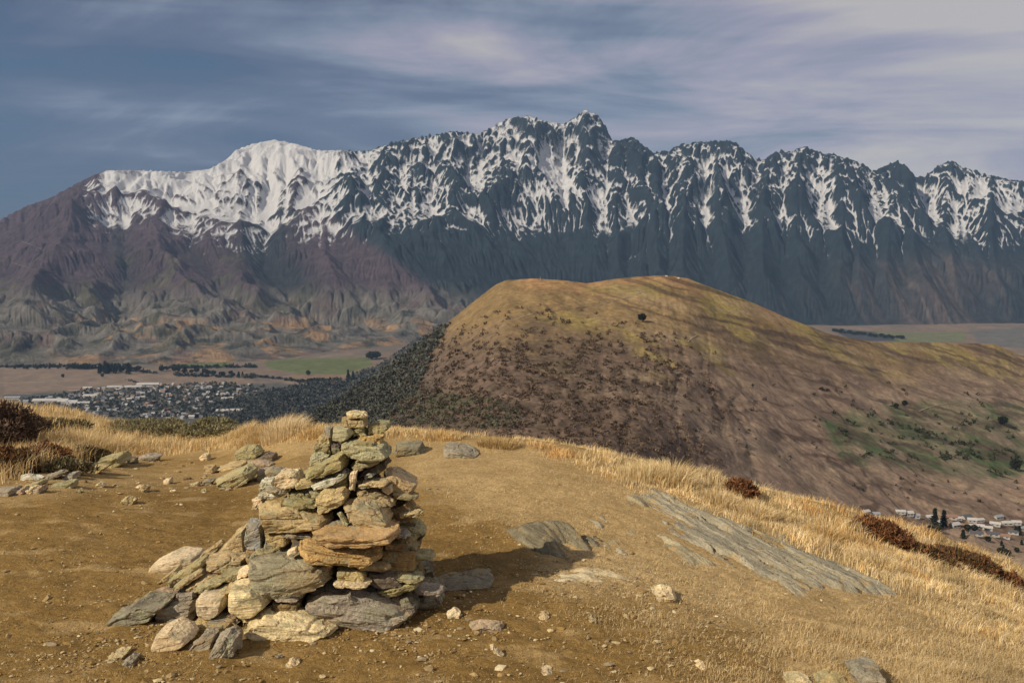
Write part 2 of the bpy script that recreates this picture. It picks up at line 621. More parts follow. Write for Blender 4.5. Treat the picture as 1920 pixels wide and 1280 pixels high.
bowls = [(1010, 300, 45, 40, 0.9), (1060, 360, 60, 26, 1.3), (520, 285, 70, 22, 1.2), (1340, 330, 45, 40, 0.6), (1530, 350, 35, 30, 0.6),
         (1790, 350, 80, 35, 0.9), (1880, 370, 60, 25, 0.7), (820, 280, 60, 22, 0.5), (300, 340, 110, 22, 0.5), (1160, 290, 35, 30, -0.7),
         (950, 330, 30, 40, -0.6), (1240, 330, 40, 40, -0.4), (1660, 330, 40, 30, -0.5), (720, 350, 30, 30, -0.3), (1185, 280, 25, 25, -0.7)]
for (bx, by, sx, sy, w) in bowls:
    snow = snow + w * np.exp(-((PX2 - bx) / sx) ** 2 - ((PY2 - by) / sy) ** 2)
snow = snow + 0.9 * left * sstep(34, 4, PY2 - rpy[None, :]) * sstep(190, 215, PX2)
snow = snow - 1.3 * sstep(205, 120, PX2)
snow = snow - 1.1 * sstep(20, 75, PY2 - lineY + 45 * n_big + 25 * fbm(X2 / 160, Y2 / 400, 3)) + 0.25 * np.clip(conc2, 0, 1.5)
snow = np.where(PY2 > lineY + 95, -2, snow)

# rock / tussock albedo of the range, with shade painted into side valleys
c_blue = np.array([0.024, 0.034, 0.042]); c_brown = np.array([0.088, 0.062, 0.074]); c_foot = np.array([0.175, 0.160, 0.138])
c_tan = np.array([0.37, 0.235, 0.13]); c_pink = np.array([0.13, 0.085, 0.08]); c_olive = np.array([0.10, 0.095, 0.06])


def mixc(c, k, m):
    return c * (1 - m[..., None]) + np.asarray(k) * m[..., None]


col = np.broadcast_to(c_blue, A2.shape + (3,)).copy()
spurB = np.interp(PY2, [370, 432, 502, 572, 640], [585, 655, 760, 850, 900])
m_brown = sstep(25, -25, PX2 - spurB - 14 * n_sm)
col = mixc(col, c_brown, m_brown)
col = mixc(col, np.array([0.022, 0.030, 0.032]), 0.8 * sstep(60, 190, gcut) * sstep(585, 540, PY2))  # carved side valleys darkened in the colour, standing for their shade
m_foot = sstep(-25, 30, PY2 - (548 + 20 * n_big + 14 * n_sm)) * sstep(960, 820, PX2)
col = mixc(col, c_foot, m_foot)
m_t = sstep(0.03, 0.14, fbm(X2 / 280 + 9, Y2 / 300, 4)) * sstep(585, 610, PY2) * sstep(960, 820, PX2) * sstep(60, 160, PX2)
col = mixc(col, c_tan, m_t * 0.85)
col = mixc(col, c_pink, 0.6 * sstep(0.15, 0.35, fbm(X2 / 300 + 50, Y2 / 300, 4)) * sstep(540, 570, PY2) * sstep(960, 820, PX2))
col = mixc(col, c_olive, 0.7 * sstep(0.1, 0.3, fbm(X2 / 330 + 80, Y2 / 330 + 11, 4)) * sstep(460, 500, PY2) * sstep(620, 520, PX2))
# pale screes low on the right of the face
m_r = np.exp(-((PX2 - 1750) / 130) ** 2) * sstep(455, 520, PY2 + 20 * n_big) * (0.35 + 0.8 * sstep(-0.1, 0.4, fbm(X2 / 70, Y2 / 900, 4)))
col = mixc(col, np.array([0.12, 0.095, 0.085]), np.clip(m_r, 0, 0.9))
m_r2 = sstep(-0.05, 0.5, fbm(X2 / 120 + 7, Y2 / 700, 4)) * sstep(470, 560, PY2) * sstep(1000, 1200, PX2) * 0.35
col = mixc(col, np.array([0.11, 0.08, 0.075]), m_r2)
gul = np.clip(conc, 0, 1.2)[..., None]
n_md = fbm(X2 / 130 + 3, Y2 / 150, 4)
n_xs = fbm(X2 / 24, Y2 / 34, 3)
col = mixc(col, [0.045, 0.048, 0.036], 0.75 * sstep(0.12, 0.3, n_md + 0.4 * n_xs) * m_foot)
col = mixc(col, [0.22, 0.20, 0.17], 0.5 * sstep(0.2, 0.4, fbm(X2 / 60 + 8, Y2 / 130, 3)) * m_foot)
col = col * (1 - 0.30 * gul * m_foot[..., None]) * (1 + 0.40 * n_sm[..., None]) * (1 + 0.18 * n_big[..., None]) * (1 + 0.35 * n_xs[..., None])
col = np.clip(col, 0.012, 0.6)

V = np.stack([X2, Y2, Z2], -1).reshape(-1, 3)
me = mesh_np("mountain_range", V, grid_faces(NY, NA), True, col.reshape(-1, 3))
vfloat(me, snow.ravel(), "snow")
t = NT("range_rock_and_snow")
c = t.coord("Object")
fn = t.noise(c, 0.085, 8, 0.74)
fn2 = t.noise(c, 0.012, 5, 0.6)
sn = t.attr("snow").outputs["Fac"]
sv = t.math('ADD', sn, t.math('MULTIPLY', t.math('SUBTRACT', fn, 0.5), 2.6))
sm = t.ramp(t.math('MULTIPLY', sv, 0.5), [(0.03, 0.0), (0.38, 1.0)])
k = t.ramp(fn2, [(0.25, 0.72), (0.75, 1.28)])
rock = t.mix(1.0, t.attr("Col").outputs["Color"], k, 'MULTIPLY')
snowc = t.mix(fn2, (0.56, 0.56, 0.58), (0.68, 0.67, 0.67))
nr = t.bump(fn, 22.0, 0.9)
t.bsdf(t.mix(sm, rock, snowc), 0.92, nr, 0.05)
rng = obj("mountains", me, t.m)
tag(rng, kind="structure")
tag(rng, label="long jagged snow capped mountain range across the horizon", cat="mountains")

# ---------------------------------------------------------------- valley floor
na, nr_ = 760, 420
va = np.linspace(-0.8, 0.8, na)
vy = np.geomspace(700, 12600, nr_)
VA, VY = np.meshgrid(va, vy)
VX = VA * VY
VZ = ZV + 6 * fbm(VX / 700, VY / 700, 3) + sstep(5200, 9000, VY) * 10 * fbm(VX / 300, VY / 300, 3)
VPX = 960 + VA * F
VPY = e2py((ZV - CZ) / VY)
col = np.broadcast_to(np.array([0.185, 0.135, 0.10]), VA.shape + (3,)).copy()
nb = fbm(VX / 500, VY / 500, 4); ns = fbm(VX / 90, VY / 140, 4)
col = mixc(col, [0.13, 0.115, 0.10], sstep(-0.1, 0.3, nb) * 0.7)
col = mixc(col, [0.24, 0.18, 0.13], sstep(0.15, 0.3, fbm(VX / 220 + 5, VY / 500, 3)) * 0.5)


def field(poly, c, amt=1.0):
    global col
    d = polydist(VPX, VPY, poly)
    col = mixc(col, c, np.clip(d / 3.0 + 0.5, 0, 1) * amt)


field([(325, 672), (425, 672), (430, 688), (330, 689)], [0.115, 0.13, 0.05])
field([(490, 672), (690, 670), (698, 684), (640, 702), (560, 700), (500, 690)], [0.115, 0.13, 0.055])
field([(545, 700), (690, 702), (690, 712), (540, 712)], [0.2, 0.14, 0.095])
field([(0, 691), (140, 691), (280, 700), (470, 706), (470, 716), (140, 728), (0, 738)], [0.21, 0.155, 0.115], 0.8)
field([(0, 740), (520, 716), (640, 735), (560, 800), (0, 800)], [0.075, 0.082, 0.078], 0.85)
field([(1630, 622), (1815, 622), (1812, 640), (1680, 642)], [0.14, 0.15, 0.075], 0.9)
field([(1560, 615), (1640, 622), (1690, 640), (1600, 640)], [0.03, 0.045, 0.06], 0.8)
field([(1820, 618), (1960, 612), (1990, 660), (1840, 645)], [0.12, 0.12, 0.11], 0.8)
col = col * (1 + 0.25 * ns[..., None])
me = mesh_np("valley_floor", np.stack([VX, VY, VZ], -1).reshape(-1, 3), grid_faces(nr_, na), True, np.clip(col, 0.01, 1).reshape(-1, 3))
valley = obj("valley_floor", me, vcol_mat("valley_earth", nscale=0.03, var=0.25))
tag(valley, label="flat brown valley floor with pale fields beyond the town", cat="valley", kind="structure")

# ---------------------------------------------------------------- rounded brown hill in the middle distance
HILL = [  # px, top py, Y at top, bottom py, Y at bottom
    (300, 905, 800, 1010, 520), (420, 850, 1000, 1000, 500), (500, 808, 1150, 1000, 490), (560, 787, 1230, 1000, 480), (600, 768, 1280, 1000, 470), (640, 745, 1330, 1000, 460), (700, 706, 1390, 1000, 450),
    (760, 664, 1430, 1000, 450), (820, 618, 1470, 1000, 450), (870, 580, 1490, 1000, 450), (905, 552, 1500, 1000, 450),
    (930, 533, 1500, 1000, 450), (948, 525, 1500, 1000, 450), (1000, 522, 1500, 1000, 450), (1050, 526, 1500, 1000, 455), (1100, 532, 1500, 1010, 460),
    (1150, 524, 1520, 1020, 470), (1200, 519, 1540, 1030, 490), (1250, 515, 1550, 1040, 560), (1290, 521, 1560, 1050, 600),
    (1340, 541, 1580, 1060, 640), (1400, 563, 1600, 1070, 680), (1480, 596, 1640, 1080, 730), (1560, 626, 1690, 1090, 780),
    (1640, 640, 1780, 1100, 820), (1700, 641, 1850, 1110, 845), (1760, 640, 1930, 1115, 865), (1870, 645, 2060, 1120, 890), (1920, 666, 2080, 1125, 900),
    (2050, 690, 2080, 1130, 910), (2250, 720, 2080, 1140, 910)]
NH, NT_, NB = 1150, 430, 40
hpx = np.linspace(310, 2240, NH)
tpy, tY, bpy2, bY2 = interp_tab(HILL, hpx)
k9 = np.exp(-np.linspace(-2, 2, 13) ** 2); k9 /= k9.sum()
tpy = sm1(tpy, k9); tY = sm1(tY); bpy2 = sm1(bpy2); bY2 = sm1(bY2)
ha = (hpx - 960) / F
_, te = AE(960, tpy)
_, hbe = AE(960, bpy2)
tt = np.linspace(0, 1, NT_)[:, None]
HE = hbe[None, :] + (te - hbe)[None, :] * tt
HY = bY2[None, :] + (tY - bY2)[None, :] * tt ** 1.5
HZ = CZ + HE * HY
s = np.linspace(0, 1, NB + 1)[1:, None]
HYb = tY[None, :] + 900 * s
HZb = (CZ + te * tY)[None, :] - (60 * s + 420 * s ** 1.3)
NS = 14
sk = np.linspace(1, 0, NS + 1)[:-1, None]
HYs = bY2[None, :] * (1 - 0.6 * sk)
HZs = HZ[0][None, :] - 0.25 * (bY2[None, :] - HYs)
HY = np.vstack([HYs, HY, HYb]); HZ = np.vstack([HZs, HZ, HZb])
HX = ha[None, :] * HY
HPX = np.broadcast_to(hpx[None, :], HX.shape)
HPY = e2py((HZ - CZ) / HY)
damp = np.vstack([np.ones((NS, NH)), 1 - 0.75 * sstep(0.9, 1.0, tt) * np.ones((1, NH)), 0.3 * np.ones((NB, NH))])
wxh = HX + 60 * fbm(HX / 260, HY / 260, 3); wyh = HY + 60 * fbm(HX / 260 + 30, HY / 260, 3)
# gullies run down to the right on the right flank, straight down the face in the middle
ang = 0.9 * sstep(1050, 1500, HPX)
gu = (HX * np.cos(ang) + HY * np.sin(ang))
gv = (-HX * np.sin(ang) + HY * np.cos(ang))
lowmask = sstep(620, 720, HPY)
gully = ridged((gu + 55 * fbm(HX / 130, HY / 130, 4)) / 150.0, gv / 300.0, 4)
HZ = HZ + damp * (fbm(wxh / 300, wyh / 300, 4) * 11 + fbm(HX / 70, HY / 70, 4) * 3.4 - (gully - 0.35) * (1.6 + 2.6 * lowmask) + ridged((gu + 26 * fbm(HX / 50, HY / 50, 3)) / 50, gv / 90, 3) * 0.5)
terr = sstep(960, 1260, HPX)
qt = (HZ + 0.27 * HX + 10 * fbm(HX / 160, HY / 160, 3))
qs = (HX * 0.96 + HY * 0.27)
HZ = HZ + damp * terr * 1.9 * fbm(qt / 9.0, qs / 260, 3)
HZ = HZ + damp * (ridged(wxh / 48, wyh / 48, 4) - 0.4) * 4.5 * (0.35 + 0.65 * sstep(-0.1, 0.3, fbm(HX / 200 + 33, HY / 200, 3)))
lump = sstep(1250, 1000, HPX) * sstep(585, 660, HPY)
HZ = HZ + damp * lump * (np.clip(fbm(HX / 17, HY / 22, 3), 0, 1) * 5.0)
nb = fbm(HX / 240, HY / 240, 4); nm = fbm(HX / 45, HY / 60, 4); nf = fbm(HX / 12, HY / 16, 3)
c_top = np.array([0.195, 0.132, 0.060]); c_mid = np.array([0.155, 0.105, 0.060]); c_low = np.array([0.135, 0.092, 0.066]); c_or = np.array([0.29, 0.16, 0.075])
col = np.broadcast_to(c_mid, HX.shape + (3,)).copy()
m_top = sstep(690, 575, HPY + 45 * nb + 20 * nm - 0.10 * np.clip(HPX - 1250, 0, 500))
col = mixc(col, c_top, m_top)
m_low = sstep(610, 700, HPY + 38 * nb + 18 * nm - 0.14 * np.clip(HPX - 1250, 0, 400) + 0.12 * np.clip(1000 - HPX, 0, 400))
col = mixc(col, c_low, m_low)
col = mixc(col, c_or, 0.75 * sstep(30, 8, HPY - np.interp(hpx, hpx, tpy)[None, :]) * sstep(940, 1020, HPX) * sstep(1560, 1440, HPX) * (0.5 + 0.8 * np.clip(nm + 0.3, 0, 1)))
col = mixc(col, [0.215, 0.165, 0.055], 0.8 * sstep(0.0, 0.22, fbm(HX / 130 + 70, HY / 130, 4)) * sstep(940, 1120, HPX) * sstep(770, 660, HPY))
col = mixc(col, [0.085, 0.062, 0.042], 0.65 * sstep(0.06, 0.26, fbm(HX / 75 + 15, HY / 95, 4)) * sstep(560, 620, HPY))
col = mixc(col, [0.215, 0.150, 0.105], 0.75 * sstep(1180, 1500, HPX) * sstep(640, 740, HPY - 0.05 * (HPX - 1400)))  # lower right flank lightened in colour to offset its grazing sunlight
# green scrub on the left flank and pine-green country low on the right
m_gr = 0.85 * sstep(860, 690, HPX + 70 * nm + 40 * nb) * sstep(575, 610, HPY)
col = mixc(col, [0.070, 0.074, 0.066], m_gr * 0.95)
gp = polydist(HPX + 16 * nm, HPY + 10 * nm, [(1540, 775), (1660, 765), (1740, 745), (1990, 760), (1990, 895), (1860, 905), (1720, 880), (1590, 870)])
col = mixc(col, [0.058, 0.082, 0.034], np.clip(gp / 14 + 0.3, 0, 1) * (0.5 + 0.5 * sstep(-0.35, 0.1, nb + 0.6 * nm)))
gp = polydist(HPX + 16 * nm, HPY + 8 * nm, [(690, 770), (760, 740), (900, 745), (985, 765), (960, 800), (690, 810)])
col = mixc(col, [0.045, 0.055, 0.028], np.clip(gp / 14 + 0.3, 0, 1) * 0.7 * sstep(-0.2, 0.2, nm))
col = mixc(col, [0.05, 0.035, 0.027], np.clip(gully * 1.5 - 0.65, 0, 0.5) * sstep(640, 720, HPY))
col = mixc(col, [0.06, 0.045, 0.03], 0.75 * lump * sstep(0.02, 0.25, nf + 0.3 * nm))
dline = sstep(0.12, 0.3, fbm(qt / 8.0 + 9, qs / 230 + 4, 3))
col = mixc(col, [0.075, 0.05, 0.035], 0.75 * terr * dline)
hedge = sstep(0.035, 0.012, np.abs(fbm(HX / 130 + 3, HY / 210 + 8, 2)))
col = mixc(col, [0.05, 0.04, 0.03], 0.75 * hedge * sstep(1150, 1350, HPX) * sstep(690, 760, HPY))
col = mixc(col, [0.21, 0.155, 0.11], 0.5 * sstep(0.08, 0.3, fbm(HX / 80 + 60, HY / 130, 3)) * sstep(1100, 1300, HPX) * sstep(690, 760, HPY))
col = mixc(col, [0.25, 0.185, 0.12], 0.4 * terr * sstep(0.12, 0.3, -fbm(qt / 8.0 + 9, qs / 230 + 4, 3)))
col = col * (1 + 0.28 * nf[..., None]) * (1 + 0.36 * nm[..., None])
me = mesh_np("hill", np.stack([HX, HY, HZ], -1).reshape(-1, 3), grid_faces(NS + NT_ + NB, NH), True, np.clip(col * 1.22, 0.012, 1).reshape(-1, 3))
hill = obj("hill", me, vcol_mat("hill_tussock", nscale=0.14, var=0.38, bump=(0.16, 2.2, 0.8)))
tag(hill, label="rounded brown tussock hill below the snowy range", cat="hill", kind="structure")
HILL_GRID = (HX, HY, HZ, HPX, HPY)
# ================================================================== foreground
# edge of the hilltop:  photo column, row of the ground's edge, distance
EDGE = [(-400, 772, 15), (-150, 772, 15), (0, 770, 15), (100, 772, 15), (200, 795, 15), (300, 806, 14.5), (400, 806, 13.5), (470, 805, 12), (560, 811, 10.5), (650, 813, 10), (800, 815, 9.6), (900, 818, 9.5),
        (1000, 824, 9.4), (1100, 843, 9.3), (1250, 876, 9.2), (1400, 912, 9.2), (1500, 936, 9.2), (1600, 962, 9.2), (1700, 992, 9.2),
        (1800, 1026, 9.2), (1920, 1072, 9.2), (2100, 1150, 9.2), (2400, 1280, 9.2)]
_et = np.array(EDGE, float)
_ea, _ee = AE(_et[:, 0], _et[:, 1])
_eY = _et[:, 2]
_ez = CZ + _ee * _eY


def Gbase(x, y):
    x = np.asarray(x, float); y = np.asarray(y, float)
    a = np.clip(x / np.maximum(y, 2.6), -0.8, 0.9)
    ye = np.interp(a, _ea, _eY)
    ze = np.interp(a, _ea, _ez)
    tq = y / ye
    S = sstep(0.22, 1.08, tq)
    z = ze * S
    d = np.maximum(y - ye, 0)
    z = z - (0.04 + 1.02 * np.abs(np.interp(a, _ea, _ee)) * sstep(-0.2, 0.1, a) + 0.06 * (1 - sstep(-0.2, 0.1, a))) * d - 0.035 * np.minimum(d, 12) ** 2 - 0.55 * np.maximum(d - 12, 0)
    # the slope keeps falling away to the right
    z = z - 0.30 * np.maximum(x - 5.5, 0) ** 1.2 * sstep(2, 6, y)
    return z


def Gz(x, y):
    x = np.asarray(x, float); y = np.asarray(y, float)
    z = Gbase(x, y)
    n = 0.018 * fbm(x / 0.9, y / 0.9, 3) + 0.011 * fbm(x / 0.22 + 5, y / 0.22, 4)
    far = 0.12 * fbm(x / 2.4 + 9, y / 2.4, 3) * sstep(9.5, 12.0, y)
    return z + n + far


def ghit(px, py):
    """first point where the view ray through a photo pixel meets the ground"""
    a, e = AE(px, py)
    ys = np.geomspace(1.5, 30, 1600)
    d = (CZ + e * ys) - Gz(a * ys, ys)
    i = int(np.argmax(d < 0))
    if d[i] >= 0: i = len(ys) - 1
    if i > 0:
        f = d[i - 1] / (d[i - 1] - d[i] + 1e-12)
        Y = ys[i - 1] + f * (ys[i] - ys[i - 1])
    else:
        Y = ys[0]
    x = float(a * Y)
    return Vector((x, Y, float(Gz(x, Y))))


gxs = np.concatenate([-np.geomspace(500, 6.5, 46)[:-1], np.linspace(-6.5, -3.2, 150)[:-1], np.linspace(-3.2, 3.6, 520)[:-1], np.linspace(3.6, 7, 170)[:-1], np.geomspace(7, 500, 50)])
gys = np.concatenate([np.linspace(-25, 2.6, 40)[:-1], np.geomspace(2.6, 11.5, 560)[:-1], np.geomspace(11.5, 60, 130)[:-1], np.geomspace(60, 560, 30)])
GX, GY = np.meshgrid(gxs, gys)
GZ = Gz(GX, GY)
fine = (0.007 * fbm(GX / 0.05, GY / 0.05, 3) + 0.016 * np.clip(fbm(GX / 0.13 + 3, GY / 0.10, 4), -0.4, 1)) * sstep(10, 6, GY)
GZ = GZ + fine
GA = GX / np.maximum(GY, 0.5)
GE = (Gbase(GX, GY) - CZ) / np.maximum(GY, 0.5)
GPY = e2py(GE); GPX = a2px(GA, GPY)
nb = fbm(GX / 1.6, GY / 1.6, 4); nm = fbm(GX / 0.35, GY / 0.35, 4); nf = fbm(GX / 0.06, GY / 0.06, 3)
d_brown = np.array([0.305, 0.188, 0.062]); d_dark = np.array([0.215, 0.127, 0.038]); d_tan = np.array([0.63, 0.445, 0.215]); d_pale = np.array([0.62, 0.46, 0.24])
col = np.broadcast_to(d_brown, GX.shape + (3,)).copy()
wob = 26 * nb + 12 * nm
mott = fbm(GX / 0.28 + 60, GY / 0.16, 4)
turf = np.maximum.reduce([
    sstep(-20, 45, polydist(GPX + wob, GPY + wob * 0.6, [(700, 800), (1000, 812), (1300, 860), (1700, 960), (2100, 1100), (2100, 1400), (1500, 1400), (1480, 1290), (1420, 1200), (1200, 1130), (1000, 1110), (1010, 1050), (960, 1000), (860, 960), (740, 900)])),
    0.9 * sstep(-12, 26, polydist(GPX + wob, GPY + wob * 0.3, [(-400, 740), (700, 790), (740, 850), (560, 862), (330, 862), (200, 892), (0, 912), (-400, 950)])),
    0.55 * sstep(-10, 30, polydist(GPX + wob, GPY + wob * 0.3, [(-200, 880), (200, 870), (620, 850), (600, 940), (430, 930), (200, 925), (0, 960), (-200, 1000)]))])
col = mixc(col, d_tan, turf * (0.75 + 0.25 * nm))
col = mixc(col, d_dark, 0.8 * sstep(0.05, 0.4, nb + 0.35 * nm) * (1 - turf))
col = mixc(col, d_dark * 0.8, 0.45 * sstep(0.1, 0.4, mott) * (1 - 0.6 * turf))
col = mixc(col, d_tan, 0.42 * sstep(0.12, 0.4, fbm(GX / 0.5 + 40, GY / 0.3, 4)) * (1 - 0.5 * turf))
pale = sstep(-30, 50, polydist(GPX + wob, GPY + 0.5 * wob, [(1000, 1060), (1180, 1020), (1420, 1080), (1500, 1120), (1380, 1150), (1150, 1130), (1010, 1110)]))
col = mixc(col, d_pale, 0.55 * pale * (0.6 + 0.6 * nm))
col = mixc(col, [0.30, 0.20, 0.075], 0.5 * sstep(-0.05, 0.3, nf) * (0.4 + 0.6 * turf))
col = col * (1 + 0.22 * nf[..., None]) * (1 + 0.12 * nm[..., None])
me = mesh_np("ground", np.stack([GX, GY, GZ], -1).reshape(-1, 3), grid_faces(len(gys), len(gxs)), True, np.clip(col, 0.01, 1).reshape(-1, 3))
t = NT("bare_earth")
c = t.coord("Object")
f1 = t.noise(c, 55, 6, 0.7); f2 = t.noise(c, 190, 4, 0.65); f3 = t.noise(c, 9, 4, 0.6)
vo = t.n("ShaderNodeTexVoronoi"); vo.inputs["Scale"].default_value = 75; t.l(c, vo.inputs["Vector"])
grit = t.ramp(vo.outputs["Distance"], [(0.10, 1.0), (0.24, 0.0)])
gsel = t.ramp(f3, [(0.42, 0.0), (0.62, 1.0)])
base = t.mix(1.0, t.attr("Col").outputs["Color"], t.ramp(f1, [(0.25, 0.62), (0.75, 1.38)]), 'MULTIPLY')
base = t.mix(1.0, base, t.ramp(f2, [(0.3, 0.82), (0.7, 1.18)]), 'MULTIPLY')
base = t.mix(t.math('MULTIPLY', t.math('MULTIPLY', grit, gsel), 0.6), base, (0.44, 0.33, 0.17))
h = t.math('ADD', t.math('MULTIPLY', f1, 0.8), t.math('MULTIPLY', f2, 0.35))
h = t.math('ADD', h, t.math('MULTIPLY', grit, 0.45))
t.bsdf(base, 0.95, t.bump(h, 0.022, 1.0), 0.1)
ground = obj("ground", me, t.m)
tag(ground, label="bare trodden brown earth and dry turf of the hilltop", cat="ground", kind="structure")

# ---------------------------------------------------------------- stones
def stone_material(name="schist"):
    t = NT(name)
    c0 = t.coord("Object")
    oi = t.n("ShaderNodeObjectInfo")
    rnd = oi.outputs["Random"]
    vadd = t.n("ShaderNodeVectorMath", operation='ADD')
    cc = t.n("ShaderNodeCombineXYZ")
    t.l(t.math('MULTIPLY', rnd, 37.0), cc.inputs[0]); t.l(t.math('MULTIPLY', rnd, 91.0), cc.inputs[1]); t.l(t.math('MULTIPLY', rnd, 53.0), cc.inputs[2])
    t.l(c0, vadd.inputs[0]); t.l(cc.outputs[0], vadd.inputs[1])
    c = vadd.outputs[0]
    colr = oi.outputs["Color"]
    big = t.noise(c, 5.5, 5, 0.6)
    fol = t.noise(t.mapping(c, (5, 5, 46)), 1.0, 6, 0.6, 0.35)
    fol2 = t.noise(t.mapping(c, (9, 9, 130)), 1.0, 4, 0.6, 0.3)
    sp = t.noise(c, 85, 5, 0.7)
    x = t.mix(1.0, colr, t.ramp(fol, [(0.30, 0.42), (0.40, 0.82), (0.52, 1.0), (0.72, 1.30)]), 'MULTIPLY')
    x = t.mix(t.math('MULTIPLY', t.ramp(fol2, [(0.30, 1.0), (0.37, 0.0)]), 0.7), x, (0.07, 0.055, 0.035))
    x = t.mix(1.0, x, t.ramp(sp, [(0.28, 0.66), (0.7, 1.28)]), 'MULTIPLY')
    # warm weathered patches and grey-green lichen
    x = t.mix(t.math('MULTIPLY', t.ramp(big, [(0.50, 0.0), (0.66, 1.0)]), 0.42), x, (0.42, 0.27, 0.10))
    li = t.noise(c, 12, 5, 0.65)
    x = t.mix(t.math('MULTIPLY', t.ramp(li, [(0.55, 0.0), (0.60, 1.0)]), 0.55), x, (0.34, 0.34, 0.21))
    dk = t.noise(c, 21, 5, 0.7)
    x = t.mix(t.math('MULTIPLY', t.ramp(dk, [(0.58, 0.0), (0.68, 1.0)]), 0.55), x, (0.10, 0.085, 0.06))
    qz = t.ramp(fol2, [(0.66, 0.0), (0.75, 1.0)])
    x = t.mix(t.math('MULTIPLY', qz, 0.45), x, (0.62, 0.56, 0.44))
    h = t.math('ADD', t.math('MULTIPLY', fol, 0.9), t.math('MULTIPLY', sp, 0.4))
    h = t.math('ADD', h, t.math('MULTIPLY', fol2, 0.35))
    t.bsdf(x, 0.82, t.bump(h, 0.024, 1.0), 0.2)
    return t.m


M_STONE = stone_material()
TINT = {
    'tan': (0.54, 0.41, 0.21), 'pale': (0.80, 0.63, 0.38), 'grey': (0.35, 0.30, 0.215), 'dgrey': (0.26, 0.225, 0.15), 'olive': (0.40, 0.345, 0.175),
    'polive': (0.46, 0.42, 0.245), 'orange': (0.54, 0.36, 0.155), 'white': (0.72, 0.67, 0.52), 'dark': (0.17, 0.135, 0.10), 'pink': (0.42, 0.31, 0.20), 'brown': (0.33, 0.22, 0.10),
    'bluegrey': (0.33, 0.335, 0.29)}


def stone_mesh(name, rings, size, seed, rough=1.0, edge=None, rot=0.0):
    """rings: world points (relative to the origin) whose hull is the block; rot = dip of the layering"""
    b = bmesh.new()
    for p in rings: b.verts.new(p)
    r = bmesh.ops.convex_hull(b, input=b.verts[:])
    bmesh.ops.delete(b, geom=[g for g in b.verts if not g.link_faces], context='VERTS')
    L = edge or max(0.0055, size / 42.0)
    # knock the hardest edges back a little
    bmesh.ops.bevel(b, geom=b.edges[:] , offset=size * 0.005, segments=1, affect='EDGES', clamp_overlap=True)
    bmesh.ops.triangulate(b, faces=b.faces[:])
    for _ in range(6):
        es = [e for e in b.edges if e.calc_length() > L * 1.5]
        if not es or len(b.faces) > 14000: break
        bmesh.ops.subdivide_edges(b, edges=es, cuts=1, use_grid_fill=False)
        bmesh.ops.triangulate(b, faces=[f for f in b.faces if len(f.verts) > 3])
    if rough < 0.5:
        for _ in range(5): bmesh.ops.smooth_vert(b, verts=b.verts[:], factor=0.5, use_axis_x=True, use_axis_y=True, use_axis_z=True)
    bmesh.ops.recalc_face_normals(b, faces=b.faces[:])
    R = Matrix.Rotation(-rot, 3, 'Y')
    for v in b.verts: v.co = R @ v.co
    me = bpy.data.meshes.new(name)
    b.to_mesh(me); b.free()
    n = len(me.vertices)
    co = np.empty(n * 3, np.float32); me.vertices.foreach_get("co", co); co = co.reshape(-1, 3).astype(float)
    no = np.empty(n * 3, np.float32); me.vertices.foreach_get("normal", no); no = no.reshape(-1, 3)
    q = co + np.array([seed * 3.17 % 91, seed * 7.31 % 83, seed * 1.93 % 77])
    s = size
    d = 0.020 * s * perlin3(q * (2.6 / s)) + 0.014 * s * perlin3(q * (7.5 / s))
    lay = perlin3(q * np.array([2.2 / s, 2.2 / s, 1.0 / (0.028 + 0.03 * s)]) )
    steps = np.round(lay * 3) / 3.0
    d = d + (0.009 + 0.028 * s) * (0.2 * lay + 0.8 * steps) * rough
    crack = np.clip(1 - np.abs(perlin3(q * np.array([1.5 / s, 1.5 / s, 1.0 / (0.05 + 0.05 * s)]) + 13.7)) * 14, 0, 1)
    d = d - (0.004 + 0.016 * s) * crack * rough
    d = d + 0.0035 * rough * perlin3(q * np.array([26, 26, 95.0])) + 0.0022 * perlin3(q * 62.0)
    co = co + no * d[:, None]
    me.vertices.foreach_set("co", co.astype(np.float32).ravel())
    me.polygons.foreach_set("use_smooth", np.full(len(me.polygons), rough < 0.5, bool))
    me.update()
    return me


_sid = [0]


